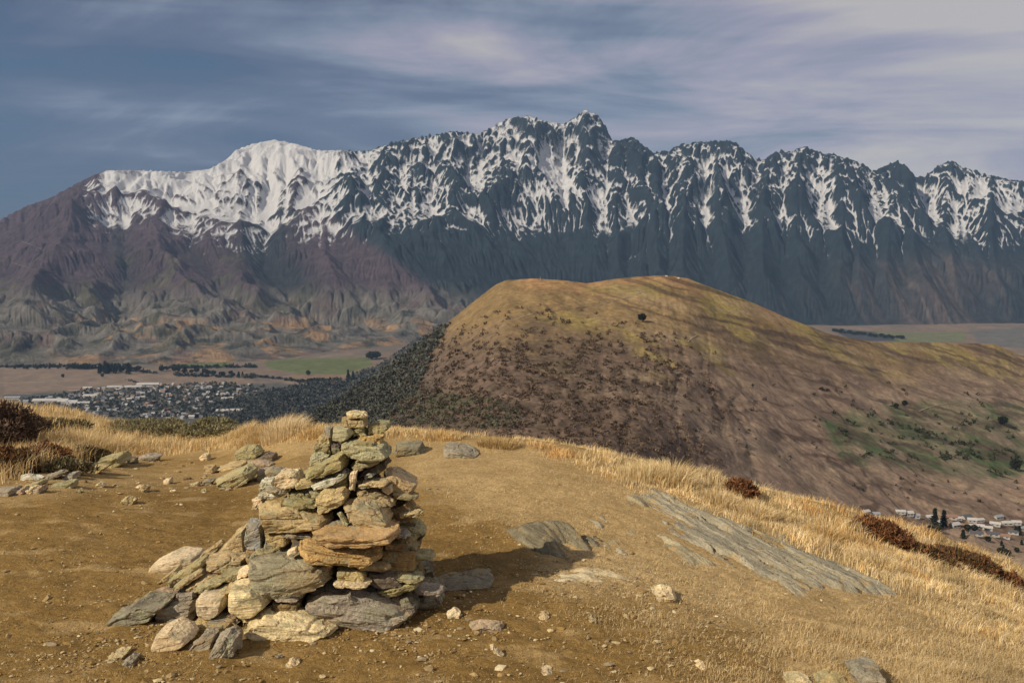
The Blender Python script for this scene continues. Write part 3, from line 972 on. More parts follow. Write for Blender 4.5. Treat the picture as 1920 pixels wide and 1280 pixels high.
def traced_stone(name, label, cat, poly, tint, Y, thick, group=None, top=0.0, front=0.83, jit=0.07, vary=0.10, rough=1.0, rot=None):
    """an outline read off the photograph, stood up at its own distance with its own thickness"""
    _sid[0] += 1
    sd_ = _sid[0]
    rr = random.Random(sd_ * 77 + 5)
    P = [W(x, y, Y) for x, y in poly]
    c = sum(P, Vector()) / len(P)
    ext = np.array([[p.x - c.x, p.z - c.z] for p in P])
    w = ext[:, 0].max() - ext[:, 0].min(); h = ext[:, 1].max() - ext[:, 1].min()
    size = max(w, h)
    if rot is None:
        cov = ext.T @ ext
        ev, evec = np.linalg.eigh(cov)
        ax = evec[:, 1]
        rot = math.atan2(ax[1], ax[0])
        if rot > math.pi / 2: rot -= math.pi
        if rot < -math.pi / 2: rot += math.pi
        if ev[1] < 2.2 * ev[0]: rot *= 0.3
    pts = []
    for p in P:
        d = p - c
        d = d * 0.97
        pts.append(Vector((d.x, thick * rr.uniform(-0.08, 0.12), d.z)))
        k = front + rr.uniform(-jit, jit)
        pts.append(Vector((d.x * k, -thick * 0.46 * rr.uniform(0.8, 1.1), d.z * k - top * h)))
        k = 0.98 + rr.uniform(-jit, 0)
        pts.append(Vector((d.x * k, thick * 0.35, d.z * k + 0.03 * h)))
        k = 0.72 + rr.uniform(-2 * jit, 2 * jit)
        pts.append(Vector((d.x * k, thick * 0.62 * rr.uniform(0.85, 1.15), d.z * k)))
    # Blender's Y rotation turns X towards -Z
    me = stone_mesh(name, pts, max(size * 0.8, 0.04), sd_, rough, None, -rot)
    me.materials.append(M_STONE)
    o = bpy.data.objects.new(name, me)
    COL.objects.link(o)
    o.location = c
    o.rotation_euler = (0, -rot, 0)
    b = TINT[tint]
    f = 1 + rr.uniform(-vary, vary)
    o.color = (b[0] * f, b[1] * f * rr.uniform(0.97, 1.03), b[2] * f * rr.uniform(0.92, 1.08), 1)
    tag(o, label, cat, group)
    return o


CA = 4.86            # distance of the cairn's axis


def cairn_Y(px, py):
    wl = np.interp(py, [780, 880, 950, 1040, 1100, 1170], [52, 125, 195, 260, 400, 470])
    wr = np.interp(py, [780, 900, 1000, 1100, 1170], [60, 118, 135, 215, 260])
    R = np.interp(py, [780, 850, 950, 1050, 1120, 1180], [0.05, 0.13, 0.25, 0.36, 0.48, 0.56])
    ax = 665 if py < 1060 else 640
    q = (px - ax) / (wr if px > ax else wl)
    return CA - R * math.sqrt(max(0.0, 1 - min(1, q * q)))


CG = "stones of the cairn"
CS = [
 # tint, thickness, dY, outline, label
 ('pale', .12, -.02, [(649,773),(683,772),(689,779),(686,782),(651,782)], "thin pale slip of stone lying on the very top of the cairn"),
 ('tan', .13, 0, [(641,782),(688,782),(690,798),(680,801),(648,800),(641,795)], "square tan block just under the thin top slip of the cairn"),
 ('olive', .14, .03, [(690,798),(704,791),(730,792),(735,798),(720,811),(691,811)], "wedge shaped brown slab jutting right beside the top block"),
 ('orange', .13, .0, [(671,818),(710,812),(721,815),(720,830),(690,830),(672,825)], "short slab with an orange patch under the jutting right wedge"),
 ('polive', .14, -.03, [(624,801),(655,800),(665,811),(656,822),(638,827),(625,822)], "rounded pale yellow boulder left below the top block"),
 ('olive', .12, .03, [(657,800),(682,800),(692,813),(664,818)], "small olive wedge directly under the square top block"),
 ('grey', .10, .05, [(608,801),(623,801),(625,830),(610,820)], "upright grey stone behind the rounded pale yellow boulder"),
 ('tan', .12, .02, [(601,815),(622,816),(625,833),(596,832),(596,822)], "tan cube left of the rounded pale yellow boulder"),
 ('olive', .13, .01, [(591,832),(622,831),(627,846),(591,848)], "olive block below the tan cube on the cairn's upper left"),
 ('dark', .12, .03, [(622,828),(640,833),(645,848),(624,848)], "dark block wedged beside the left end of the wide upper slab"),
 ('polive', .24, -.05, [(637,831),(667,825),(720,835),(736,849),(730,859),(704,860),(655,851),(642,841)], "wide pale olive slab across the upper cairn, pointing right"),
 ('polive', .15, -.02, [(584,853),(601,845),(622,850),(604,864),(584,871)], "pale olive lump left of the long slanting slab"),
 ('olive', .20, -.06, [(570,886),(591,869),(647,846),(658,858),(650,873),(607,892),(574,896)], "long slanting grey olive slab rising to the right"),
 ('olive', .15, -.03, [(659,871),(672,861),(692,863),(718,858),(712,867),(681,878),(662,880)], "knobbly olive stone under the wide upper slab"),
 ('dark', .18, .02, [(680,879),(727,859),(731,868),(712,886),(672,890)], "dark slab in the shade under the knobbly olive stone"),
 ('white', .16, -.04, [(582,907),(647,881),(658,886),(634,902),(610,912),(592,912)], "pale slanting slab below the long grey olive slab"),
 ('olive', .14, .01, [(630,905),(657,886),(656,912),(615,913)], "shadowed body of the pale slanting slab, tinted darker as shade"),  # shaded part of the slab above; the olive tint paints its shadow
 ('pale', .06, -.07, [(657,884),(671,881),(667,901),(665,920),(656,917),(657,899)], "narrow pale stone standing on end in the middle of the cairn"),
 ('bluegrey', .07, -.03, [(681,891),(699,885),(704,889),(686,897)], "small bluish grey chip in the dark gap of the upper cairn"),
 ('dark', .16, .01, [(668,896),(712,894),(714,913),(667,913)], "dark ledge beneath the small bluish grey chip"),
 ('tan', .22, .0, [(720,883),(735,881),(760,893),(782,905),(782,914),(776,925),(766,931),(737,914),(720,904)], "tan slab overhanging on the cairn's right side"),
 ('pale', .08, -.05, [(714,910),(736,907),(738,921),(730,926),(715,920)], "small round cream stone under the overhanging right slab"),
 ('tan', .18, -.02, [(665,914),(707,912),(717,920),(745,935),(744,943),(720,942),(672,929)], "flat tan slab above the big round faced boulder"),
 ('tan', .22, -.07, [(642,945),(671,932),(720,941),(726,955),(736,972),(732,990),(707,993),(670,986),(651,964)], "big round faced tan boulder in the middle of the cairn"),
 ('brown', .2, .04, [(734,944),(767,930),(778,952),(778,977),(735,981)], "shaded brown block right of the big round faced boulder"),  # brown tint puts the shade of the cairn's right side into the colour
 ('olive', .2, .0, [(749,981),(782,977),(801,994),(783,1005),(750,1002)], "pointed olive slab sticking out to the right at mid height"),
 ('orange', .30, -.13, [(580,997),(620,988),(700,988),(750,987),(753,1002),(735,1010),(700,1014),(655,1017),(620,1014),(585,1008)], "upper of the two bright orange layered slabs"),
 ('orange', .26, -.08, [(558,1012),(575,1008),(625,1022),(700,1026),(720,1031),(719,1045),(690,1053),(650,1055),(610,1046),(580,1041),(560,1030)], "lower of the two bright orange layered slabs"),
 ('pale', .06, -.14, [(537,1033),(556,1024),(561,1034),(552,1041),(540,1040)], "small cream pebble resting on the big grey boulder"),
 ('tan', .2, -.02, [(633,1059),(675,1058),(690,1070),(692,1087),(670,1090),(634,1088)], "tan block beneath the two orange slabs"),
 ('white', .15, -.04, [(489,901),(512,897),(525,911),(536,925),(515,934),(487,928)], "squarish white banded stone on the cairn's left shoulder"),
 ('pale', .16, -.05, [(514,893),(530,881),(560,881),(571,900),(564,907),(530,913),(515,910)], "pale capstone sitting above the white banded stone"),
 ('olive', .14, .02, [(540,921),(575,922),(594,931),(572,934),(542,930)], "thin olive slip in the gap right of the white banded stone"),
 ('polive', .13, -.02, [(580,914),(607,913),(609,932),(592,932)], "knobbly pale olive stone left of the ribbed tan block"),
 ('tan', .18, -.05, [(609,913),(648,912),(656,922),(650,938),(644,946),(598,963),(592,933)], "ribbed tan block left of the big round faced boulder"),
 ('grey', .2, -.02, [(529,934),(591,933),(594,965),(545,963),(530,946)], "wide grey block under the thin olive slip"),
 ('pale', .1, .02, [(476,935),(495,929),(498,943),(490,953),(476,952)], "small pale stone at the left edge below the white banded one"),
 ('tan', .26, -.07, [(485,948),(542,942),(560,966),(622,969),(625,979),(604,983),(552,984),(542,993),(497,993),(494,962)], "broad tan slab across the cairn's left side"),
 ('bluegrey', .18, -.04, [(464,977),(495,975),(499,1001),(498,1023),(464,1024)], "blue grey stone with a white band on the left side"),
 ('tan', .16, -.06, [(496,994),(540,993),(546,1005),(543,1019),(530,1024),(502,1010)], "tan wedge right of the blue grey banded stone"),
 ('polive', .04, -.1, [(633,962),(639,960),(656,981),(654,990),(645,983)], "thin yellowish stick of stone leaning in a gap"),
 ('tan', .2, .08, [(408,1038),(440,1000),(463,983),(468,1022),(470,1042),(430,1046)], "tan plate leaning against the cairn's left side"),
 ('brown', .2, .0, [(465,1023),(500,1020),(512,1042),(480,1050),(464,1046)], "brown stone below the blue grey banded stone"),
 ('grey', .16, -.01, [(497,1010),(530,1012),(543,1026),(536,1043),(499,1042)], "grey stone just above the big grey boulder"),
 ('grey', .30, -.06, [(464,1047),(512,1040),(555,1041),(597,1042),(626,1057),(627,1082),(612,1091),(565,1106),(512,1117),(490,1101),(470,1080)], "biggest grey boulder on the cairn's left front"),
 ('tan', .18, .02, [(388,1044),(430,1036),(466,1040),(468,1062),(432,1071),(390,1068)], "tan plate tucked left of the biggest grey boulder"),
 ('olive', .12, -.03, [(414,1075),(462,1064),(467,1071),(434,1087),(415,1086)], "small olive plate with a dark lower edge in the left rubble"),
 ('pale', .26, .22, [(279,1067),(291,1052),(322,1039),(350,1033),(376,1035),(385,1049),(365,1062),(322,1074),(285,1073)], "large pale slab lying at the cairn's far left back"),
 ('tan', .12, .06, [(369,1052),(385,1032),(415,1014),(419,1019),(397,1046),(380,1058)], "upper of the two slanting blades of rock on the left"),
 ('olive', .14, .02, [(318,1085),(369,1059),(387,1042),(392,1053),(371,1078),(338,1096),(318,1101)], "lower of the two slanting blades of rock on the left"),
 ('tan', .08, .05, [(297,1091),(320,1074),(335,1061),(339,1068),(322,1083),(300,1094)], "thin tan sliver at the foot of the pale left slab"),
 ('tan', .18, .02, [(348,1099),(389,1078),(417,1083),(418,1098),(384,1106)], "tan rubble stone below the slanting blades"),
 ('grey', .14, .0, [(336,1105),(369,1103),(373,1113),(360,1123),(335,1122)], "grey lump above the mottled boulder"),
 ('pink', .12, .0, [(286,1111),(305,1104),(337,1106),(337,1121),(288,1121)], "reddish plate left of the grey lump"),
 ('dgrey', .22, .0, [(207,1156),(242,1138),(273,1121),(327,1120),(304,1133),(300,1150),(274,1165),(209,1167)], "long dark grey slab at the cairn's far left foot"),
 ('grey', .22, -.02, [(299,1142),(306,1128),(343,1118),(371,1124),(375,1146),(368,1161),(318,1162),(304,1156)], "mottled grey boulder between the dark slab and the pale stone"),
 ('pale', .2, -.05, [(373,1114),(385,1104),(431,1104),(434,1128),(420,1143),(404,1153),(384,1151),(374,1142)], "pale many sided stone right of the mottled boulder"),
 ('pale', .22, -.08, [(432,1095),(466,1089),(480,1090),(500,1105),(511,1126),(489,1145),(464,1153),(450,1148),(433,1133)], "smooth cream many sided stone below the biggest grey boulder"),
 ('pink', .1, .0, [(430,1146),(446,1137),(455,1158),(413,1162)], "small pinkish grey stone in the gap between the two pale stones"),
 ('tan', .18, .0, [(360,1167),(398,1159),(440,1159),(448,1169),(415,1181),(384,1181)], "flat tan plate under the pale many sided stone"),
 ('pale', .2, .0, [(289,1193),(304,1177),(327,1169),(360,1182),(368,1192),(352,1203),(320,1212),(306,1215),(292,1206)], "loaf shaped pale stone lying on the earth before the cairn"),
 ('grey', .14, .02, [(354,1211),(384,1185),(409,1184),(402,1215),(384,1217)], "flat grey stone leaning right of the pale loaf shaped one"),
 ('grey', .18, .0, [(398,1222),(409,1192),(432,1181),(449,1189),(450,1217),(426,1232),(408,1232)], "pointed grey wedge standing at the cairn's front left foot"),
 ('pale', .24, .0, [(454,1170),(467,1157),(496,1146),(560,1150),(607,1161),(634,1171),(638,1177),(586,1194),(539,1194),(505,1191),(474,1184)], "long cream slab lying at the front foot of the cairn"),
 ('brown', .18, .02, [(512,1121),(540,1117),(567,1120),(565,1145),(552,1153),(522,1147)], "layered brown block left of the great oval slab"),
 ('grey', .34, -.02, [(567,1126),(576,1113),(600,1102),(613,1093),(665,1093),(727,1110),(782,1142),(772,1161),(740,1169),(690,1173),(640,1166),(600,1159),(580,1141)], "great oval grey slab with white bands at the front"),
 ('polive', .06, -.04, [(551,1104),(567,1103),(567,1119),(552,1117)], "little green pebble wedged under the biggest grey boulder"),
 ('olive', .2, .0, [(704,1099),(752,1088),(792,1078),(787,1093),(752,1107),(727,1112)], "olive slab above the right half of the great oval slab"),
 ('grey', .2, .02, [(776,1124),(799,1112),(831,1109),(834,1124),(809,1137),(784,1138)], "mottled stone at the right end of the cairn's foot"),
 ('dark', .18, .04, [(731,1111),(767,1108),(786,1126),(783,1143),(752,1130)], "dark stone between the great oval slab and the right end stone"),
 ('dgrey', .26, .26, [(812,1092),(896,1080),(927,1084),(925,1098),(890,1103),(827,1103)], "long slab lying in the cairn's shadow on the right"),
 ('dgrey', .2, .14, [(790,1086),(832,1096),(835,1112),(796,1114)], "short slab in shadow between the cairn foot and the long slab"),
 ('brown', .24, .02, [(716,1022),(785,1021),(788,1058),(759,1076),(718,1058)], "shaded brown block right of the lower orange slab"),  # shadow-side stones from here: brown and dark tints paint in the shade
 ('dark', .2, .0, [(690,1062),(749,1068),(765,1090),(721,1095),(686,1087)], "block tinted dark as shade below the shaded brown block on the right"),
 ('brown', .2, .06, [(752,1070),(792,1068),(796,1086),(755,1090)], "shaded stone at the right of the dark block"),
 ('dgrey', .14, .02, [(762,1009),(799,1000),(783,1016),(766,1018)], "small grey chip below the pointed olive slab"),
 ('brown', .22, .0, [(720,1006),(770,1004),(790,1017),(786,1028),(722,1030)], "brown slab between the orange slabs' right ends and the shadow side"),
 ('tan', .14, .02, [(438,1079),(468,1070),(476,1092),(455,1096),(436,1096)], "tan rubble stone above the smooth cream stone"),
 ('tan', .2, .0, [(380,1098),(416,1090),(440,1086),(440,1108),(390,1110)], "tan lump above the pale many sided stone"),
]
for (tint, th, dy, poly, label) in CS:
    cxp = sum(p[0] for p in poly) / len(poly); cyp = sum(p[1] for p in poly) / len(poly)
    Yq = cairn_Y(cxp, cyp) + dy
    pb = max(poly, key=lambda q: q[1])
    gy_ = ghit(cxp, pb[1]).y
    Yq = min(Yq + 0.12 * th, gy_ + 0.5 * th * 0.6)
    if label.startswith(("loaf", "flat grey", "pointed grey", "long cream", "long dark", "great oval", "mottled stone", "long slab", "large pale", "flat tan plate")):
        Yq = gy_ + 0.30 * th
    traced_stone("stone", label, "stone", poly, tint, Yq, th, CG, top=0.0, rough=0.3 if label.startswith(('loaf', 'smooth', 'pale many', 'rounded', 'small round', 'small cream', 'large pale')) else 1.0)

# thin slips and chips jammed into the joints
for i, (px, py, w, h, tl, tint) in enumerate([
    (560, 943, 74, 9, 5, 'olive'), (700, 906, 64, 8, -5, 'tan'), (760, 927, 54, 9, 10, 'olive'), (640, 984, 64, 8, 0, 'grey'), (772, 960, 50, 10, -8, 'tan'), (738, 1000, 70, 9, 3, 'grey'),
    (600, 1060, 64, 9, -4, 'tan'), (662, 1091, 80, 8, 3, 'pale'), (500, 1031, 54, 9, -10, 'olive'), (470, 1066, 64, 9, -20, 'pale'), (440, 1098, 64, 9, -15, 'tan'), (395, 1094, 64, 10, -20, 'olive'),
    (352, 1086, 54, 8, -30, 'tan'), (542, 1117, 54, 9, 0, 'grey'), (702, 1060, 70, 10, 4, 'tan'), (762, 1081, 70, 10, 0, 'olive'), (805, 1104, 64, 9, 5, 'grey'), (612, 866, 48, 8, -25, 'grey'),
    (692, 852, 54, 7, 8, 'tan'), (682, 829, 44, 7, 5, 'olive'), (576, 905, 54, 9, -10, 'tan'), (626, 924, 44, 8, -20, 'pale'), (522, 917, 48, 8, 5, 'grey'), (300, 1121, 74, 10, 5, 'tan'),
    (342, 1130, 54, 9, -5, 'grey'), (420, 1160, 64, 9, 5, 'grey'), (482, 1152, 60, 9, -5, 'tan'), (792, 1040, 56, 10, 5, 'olive'), (700, 940, 60, 8, 8, 'olive'), (560, 1000, 70, 8, 2, 'grey')]):
    rr_ = random.Random(i + 40)
    ca_, sa_ = math.cos(math.radians(tl)), math.sin(math.radians(tl))
    pl = []
    for (u_, v_) in [(-.5, -.1), (-.35, -.5), (.1, -.42), (.42, -.5), (.5, .1), (.3, .5), (-.15, .42), (-.42, .5)]:
        u_ = u_ * w * rr_.uniform(.85, 1.1); v_ = v_ * h * rr_.uniform(.8, 1.2)
        pl.append((px + u_ * ca_ - v_ * sa_, py + u_ * sa_ + v_ * ca_))
    Yq = min(cairn_Y(px, py) - 0.05, ghit(px, py + h).y + 0.02) if py < 1110 else min(cairn_Y(px, py) - 0.02, ghit(px, py + h).y + 0.03)
    traced_stone("stone", "thin slip of schist jammed between the bigger stones of the cairn", "stone", pl, tint, Yq, 0.12, "thin slips jammed in the cairn's joints", top=0.05)

# stones of the inside and the far side, which carry the outer ones
def boulder(name, c, sx, sy, sz, tint, label, cat, group=None, seed=0, n=16, rz=0.0, rough=1.0, vary=0.1):
    rr = random.Random(seed * 13 + 1)
    pts = []
    for i in range(n):
        u = rr.uniform(-1, 1); a = rr.uniform(0, 2 * math.pi); s_ = math.sqrt(1 - u * u)
        k = rr.uniform(0.86, 1.0)
        pts.append(Vector((sx * s_ * math.cos(a) * k, sy * s_ * math.sin(a) * k, sz * max(-0.8, min(0.8, u * 1.25)) * k)))
    _sid[0] += 1
    me = stone_mesh(name, pts, max(2 * max(sx, sy) * 0.8, 0.02), _sid[0], rough)
    me.materials.append(M_STONE)
    o = bpy.data.objects.new(name, me)
    COL.objects.link(o)
    o.location = c; o.rotation_euler = (0, 0, rz)
    b = TINT[tint]; f = 1 + rr.uniform(-vary, vary)
    o.color = (b[0] * f, b[1] * f, b[2] * f, 1)
    tag(o, label, cat, group)
    return o


for i, (px, py, hw, hh, dY, dep) in enumerate([(680, 1125, 150, 55, .02, .30), (520, 1090, 130, 50, .02, .3), (640, 1045, 150, 48, .02, .28), (625, 985, 130, 45, .02, .24), (640, 925, 105, 42, .02, .2), (660, 872, 62, 34, .02, .13), (660, 826, 38, 26, .02, .08), (740, 1070, 90, 45, .05, .22), (420, 1110, 90, 35, .06, .22)]):
    k = 2.46e-3 * CA / 4.6
    c = W(px, py, CA + dY)
    boulder("stone", c, hw * k, dep, hh * k * 1.15, 'dark', "stone packed inside the cairn, tinted dark as shade in the gaps", "stone", CG, 300 + i, 26)  # filler stones, dark tint painted in for the shade between outer stones

# ---------------------------------------------------------------- loose stones around
LOOSE = [
 ('olive', .35, "rock", [(161,874),(187,859),(208,852),(231,849),(240,863),(219,873),(184,875)], "hump shaped olive rock at the edge of the left shrubs"),
 ('tan', .2, "rock", [(144,888),(184,871),(203,873),(190,884),(156,888)], "flat tan slab leaning under the hump shaped rock"),
 ('grey', .2, "rock", [(81,893),(116,882),(122,886),(108,895),(84,899)], "flat pale grey slab in the row of stones below the left shrubs"),
 ('grey', .18, "rock", [(117,896),(125,887),(144,885),(146,894),(130,899)], "rounded pale grey slab next right in the row below the shrubs"),
 ('white', .12, "rock", [(36,891),(60,889),(80,896),(78,901),(45,900)], "narrow whitish slab left in the row below the shrubs"),
 ('olive', .2, "rock", [(48,909),(78,901),(82,906),(76,912),(52,914)], "low olive slab in front of the narrow whitish slab"),
 ('grey', .2, "rock", [(-6,917),(28,914),(33,921),(28,928),(-6,930)], "grey slab cut by the left edge of the picture"),
 ('pink', .14, "rock", [(33,918),(48,912),(52,919),(47,928),(33,928)], "pinkish stone beside the slab at the picture's left edge"),
 ('pale', .14, "rock", [(52,915),(66,911),(70,918),(62,926),(52,926)], "small cream stone right of the pinkish stone"),
 ('pink', .16, "rock", [(66,914),(80,910),(84,918),(78,926),(66,926)], "dull pink stone ending the group at the far left"),
 ('olive', .16, "rock", [(95,909),(120,903),(142,900),(144,911),(110,914)], "long low olive slab before the row of left stones"),
 ('pale', .1, "rock", [(180,908),(189,902),(198,909),(190,914),(183,913)], "cream cobble standing clear on the earth right of the low slab"),
 ('dark', .12, "rock", [(240,858),(256,858),(258,868),(241,870)], "dark stone just right of the hump shaped rock"),
 ('tan', .14, "rock", [(262,917),(270,908),(278,913),(277,920),(266,923)], "lone tan cobble casting a shadow on the left earth"),
 ('grey', .2, "rock", [(255,857),(282,850),(303,854),(296,864),(262,865)], "long grey slab between the shrubs and the stone line"),
 ('pale', .12, "rock", [(374,857),(382,850),(391,851),(394,861),(380,864)], "white topped stone with a dark hollow behind it"),
 ('olive', .25, "rock", [(440,846),(459,834),(480,835),(493,848),(484,860),(465,864),(448,858)], "olive boulder highest of the stones left of the cairn"),
 ('dark', .2, "rock", [(478,864),(498,850),(517,849),(519,864),(500,868)], "dark stone between the olive boulder and the cairn"),
 ('olive', .3, "rock", [(403,901),(434,884),(450,879),(465,872),(481,877),(478,895),(448,910),(412,912)], "largest olive boulder left of the cairn, shaded on its right"),
 ('dgrey', .12, "rock", [(380,902),(390,897),(403,898),(396,909),(383,910)], "dark pointed stone at the left foot of the largest olive boulder"),
 ('grey', .22, "rock", [(482,883),(511,875),(538,881),(520,892),(500,896),(482,898)], "flat grey slab between the largest olive boulder and the cairn"),
 ('tan', .14, "rock", [(383,874),(402,872),(406,882),(390,888),(383,886)], "tan stone above the largest olive boulder"),
 ('tan', .1, "rock", [(356,907),(371,904),(375,910),(362,913)], "flat tan stone left of the dark pointed one"),
 ('pale', .1, "rock", [(306,901),(321,895),(322,905),(312,908)], "bright cream stone alone on the left earth"),
 ('pink', .16, "rock", [(463,866),(490,863),(512,867),(512,876),(482,878)], "dull reddish slab below the dark stone"),
 ('tan', .2, "rock", [(405,877),(432,868),(460,866),(462,873),(420,880)], "long tan slab behind the largest olive boulder"),
 ('dgrey', .3, "rock", [(737,848),(741,834),(762,830),(791,831),(800,845),(784,852),(745,853)], "dark mossy boulder right behind the cairn top"),
 ('grey', .4, "rock", [(830,838),(850,834),(882,841),(898,849),(895,855),(849,855),(831,851)], "flat layered grey rock right of the mossy boulder"),
 ('grey', .2, "rock", [(1597,1260),(1606,1251),(1648,1248),(1656,1268),(1645,1288),(1604,1290)], "grey rock cut by the bottom edge at the right"),
 ('tan', .16, "rock", [(1530,1276),(1560,1269),(1590,1274),(1594,1284),(1535,1287)], "flat tan stone left of the grey rock at the bottom edge"),
 ('pale', .14, "rock", [(1472,1277),(1500,1270),(1522,1276),(1520,1288),(1478,1288)], "flat cream stone furthest left of three at the bottom edge"),
 ('pink', .1, "stone", [(878,1171),(900,1166),(938,1169),(946,1175),(938,1182),(890,1180)], "thin reddish slip of stone on the earth right of the cairn"),
 ('pale', .14, "stone", [(1222,1107),(1240,1102),(1262,1107),(1268,1117),(1252,1124),(1228,1117)], "flat cream stone on the gravel below the bedrock"),
 ('tan', .1, "stone", [(202,1229),(222,1222),(240,1221),(238,1230),(212,1235)], "tan slip of stone lying alone at the lower left"),
 ('grey', .1, "stone", [(230,1240),(242,1232),(256,1233),(254,1243),(238,1247)], "small grey stone touching the tan slip at the lower left"),
 ('pale', .08, "stone", [(838,1150),(850,1142),(864,1146),(862,1154),(848,1157)], "white pebble just beyond the right end of the cairn"),
 ('pale', .08, "stone", [(536,1243),(546,1238),(560,1244),(556,1251),(542,1250)], "cream pebble on the earth below the long cream slab"),
 ('pale', .05, "stone", [(918,1211),(924,1210),(944,1227),(940,1231)], "thin pale splinter lying on the brown earth right of centre"),
 ('tan', .08, "stone", [(1010,1156),(1020,1149),(1030,1153),(1026,1160),(1014,1161)], "tan pebble on the earth below the pale bedrock patch"),
 ('tan', .08, "stone", [(1101,1162),(1110,1157),(1118,1161),(1112,1166)], "small tan pebble right of the one below the pale bedrock"),
 ('pale', .08, "stone", [(1014,1257),(1026,1253),(1036,1258),(1028,1263)], "flat white pebble near the bottom edge at the centre"),
 ('pale', .08, "stone", [(1304,1247),(1314,1242),(1322,1247),(1314,1252)], "tiny white pebble in the dry turf near the bottom edge"),
 ('tan', .1, "stone", [(226,938),(240,930),(256,936),(252,945),(234,946)], "tan pebble cluster stone alone on the left earth"),
]
for (tint, th, nm_, poly, label) in LOOSE:
    cxp = sum(p[0] for p in poly) / len(poly)
    gy_ = ghit(cxp, max(p[1] for p in poly) - 1).y
    traced_stone(nm_, label, "rock" if nm_ == "rock" else "stone", poly, tint, gy_ + 0.25 * th, th, "loose stones on the hilltop", top=0.1)

# ---------------------------------------------------------------- gravel: pebbles nobody could count
def ico():
    b = bmesh.new(); bmesh.ops.create_icosphere(b, subdivisions=1, radius=1.0)
    v = np.array([p.co[:] for p in b.verts]); f = np.array([[q.index for q in g.verts] for g in b.faces]); b.free()
    return v, f


IV, IF_ = ico()


def pebbles(P, S, cols, name, mat, squash=0.55):
    n = len(P)
    R = RS.uniform(0, 2 * np.pi, n)
    sc_ = np.stack([S * RS.uniform(0.8, 1.5, n), S * RS.uniform(0.7, 1.1, n), S * squash * RS.uniform(0.6, 1.2, n)], 1)
    v = IV[None] * (1 + 0.28 * RS.normal(size=(n, len(IV), 1)).clip(-1.5, 1.5))
    v = v * sc_[:, None, :]
    c, s_ = np.cos(R)[:, None], np.sin(R)[:, None]
    x = v[..., 0] * c - v[..., 1] * s_; y = v[..., 0] * s_ + v[..., 1] * c
    v = np.stack([x, y, v[..., 2]], -1) + P[:, None, :]
    f = IF_[None] + (np.arange(n) * len(IV))[:, None, None]
    me = mesh_np(name, v.reshape(-1, 3), f.reshape(-1, 3), False, np.repeat(cols, len(IV), 0))
    return obj(name, me, mat)


M_PEB = vcol_mat("pebble_stone", 0.85, 40, 0.3)


def scatter(n, pred, ymin=2.9, ymax=11, amin=-0.62, amax=0.62):
    """random ground points, even over the picture; pred(px,py)->probability"""
    a = RS.uniform(amin, amax, n)
    u = RS.uniform(1 / ymax, 1 / ymin, n)
    y = 1 / u
    x = a * y
    e = (Gbase(x, y) - CZ) / y
    py = e2py(e); px = a2px(a, py)
    p = pred(px, py, x, y)
    k = RS.uniform(0, 1, n) < p
    return x[k], y[k], px[k], py[k]


def on(poly, px, py, soft=20):
    return sstep(-soft, soft, polydist(px, py, poly))


def p_grav(px, py, x, y):
    g = 0.18 + 0.5 * sstep(0.0, 0.4, fbm(x / 0.7 + 20, y / 0.7, 3))
    g = g + 0.5 * on([(980, 1040), (1200, 1030), (1500, 1120), (1350, 1190), (1000, 1150)], px, py, 30)
    g = g + 0.5 * on([(560, 1150), (900, 1110), (930, 1190), (560, 1230)], px, py, 25)
    g = g + 0.4 * on([(150, 860), (620, 845), (560, 930), (300, 925), (100, 940)], px, py, 20)
    g = g * (1 - 0.8 * on([(700, 800), (1300, 860), (2100, 1080), (2100, 1400), (1600, 1400), (1500, 1200)], px, py, 30))
    return g * (py > 830)


x, y, px, py = scatter(75000, p_grav)
S = 0.0028 + 0.0050 * RS.uniform(0, 1, len(x)) ** 2.5
big = RS.uniform(0, 1, len(x)) < 0.07
S = np.where(big, S * RS.uniform(1.5, 3.2, len(x)), S)
pal = np.array([[0.34, 0.24, 0.115], [0.48, 0.38, 0.21], [0.27, 0.21, 0.13], [0.55, 0.46, 0.29], [0.30, 0.19, 0.08], [0.24, 0.15, 0.05]])
cols = pal[RS.choice(6, len(x), p=[.3, .18, .15, .1, .15, .12])] * RS.uniform(0.8, 1.15, (len(x), 1))
g = pebbles(np.stack([x, y, Gz(x, y) + 0.15 * S], 1), S, cols, "gravel", M_PEB)
tag(g, "fine loose gravel scattered over the bare earth", "gravel", kind="stuff")

# cobbles that can be told apart
spots = []
for i in range(80):
    r = random.random()
    if r < 0.7: q = (random.uniform(140, 600), random.uniform(862, 925))
    elif r < 0.88: q = (random.uniform(20, 900), random.uniform(960, 1270))
    else: q = (random.uniform(850, 1450), random.uniform(1110, 1270))
    if 190 < q[0] < 850 and q[1] > 1000 and q[1] < 1225: continue
    if q[0] > 470 and q[1] < 960 and q[0] < 800: continue
    spots.append(q)
for i, q in enumerate(spots):
    p = ghit(*q)
    s_ = random.uniform(0.008, 0.026) * (1.25 if q[1] < 930 else 0.62)
    boulder("cobble", p + Vector((0, 0, s_ * 0.2)), s_ * random.uniform(1, 1.6), s_, s_ * 0.6, random.choice(['tan', 'tan', 'pale', 'grey', 'brown', 'olive']),
            "fist sized loose cobble on the trodden brown earth", "cobble", "small cobbles strewn over the hilltop", 500 + i, 14)

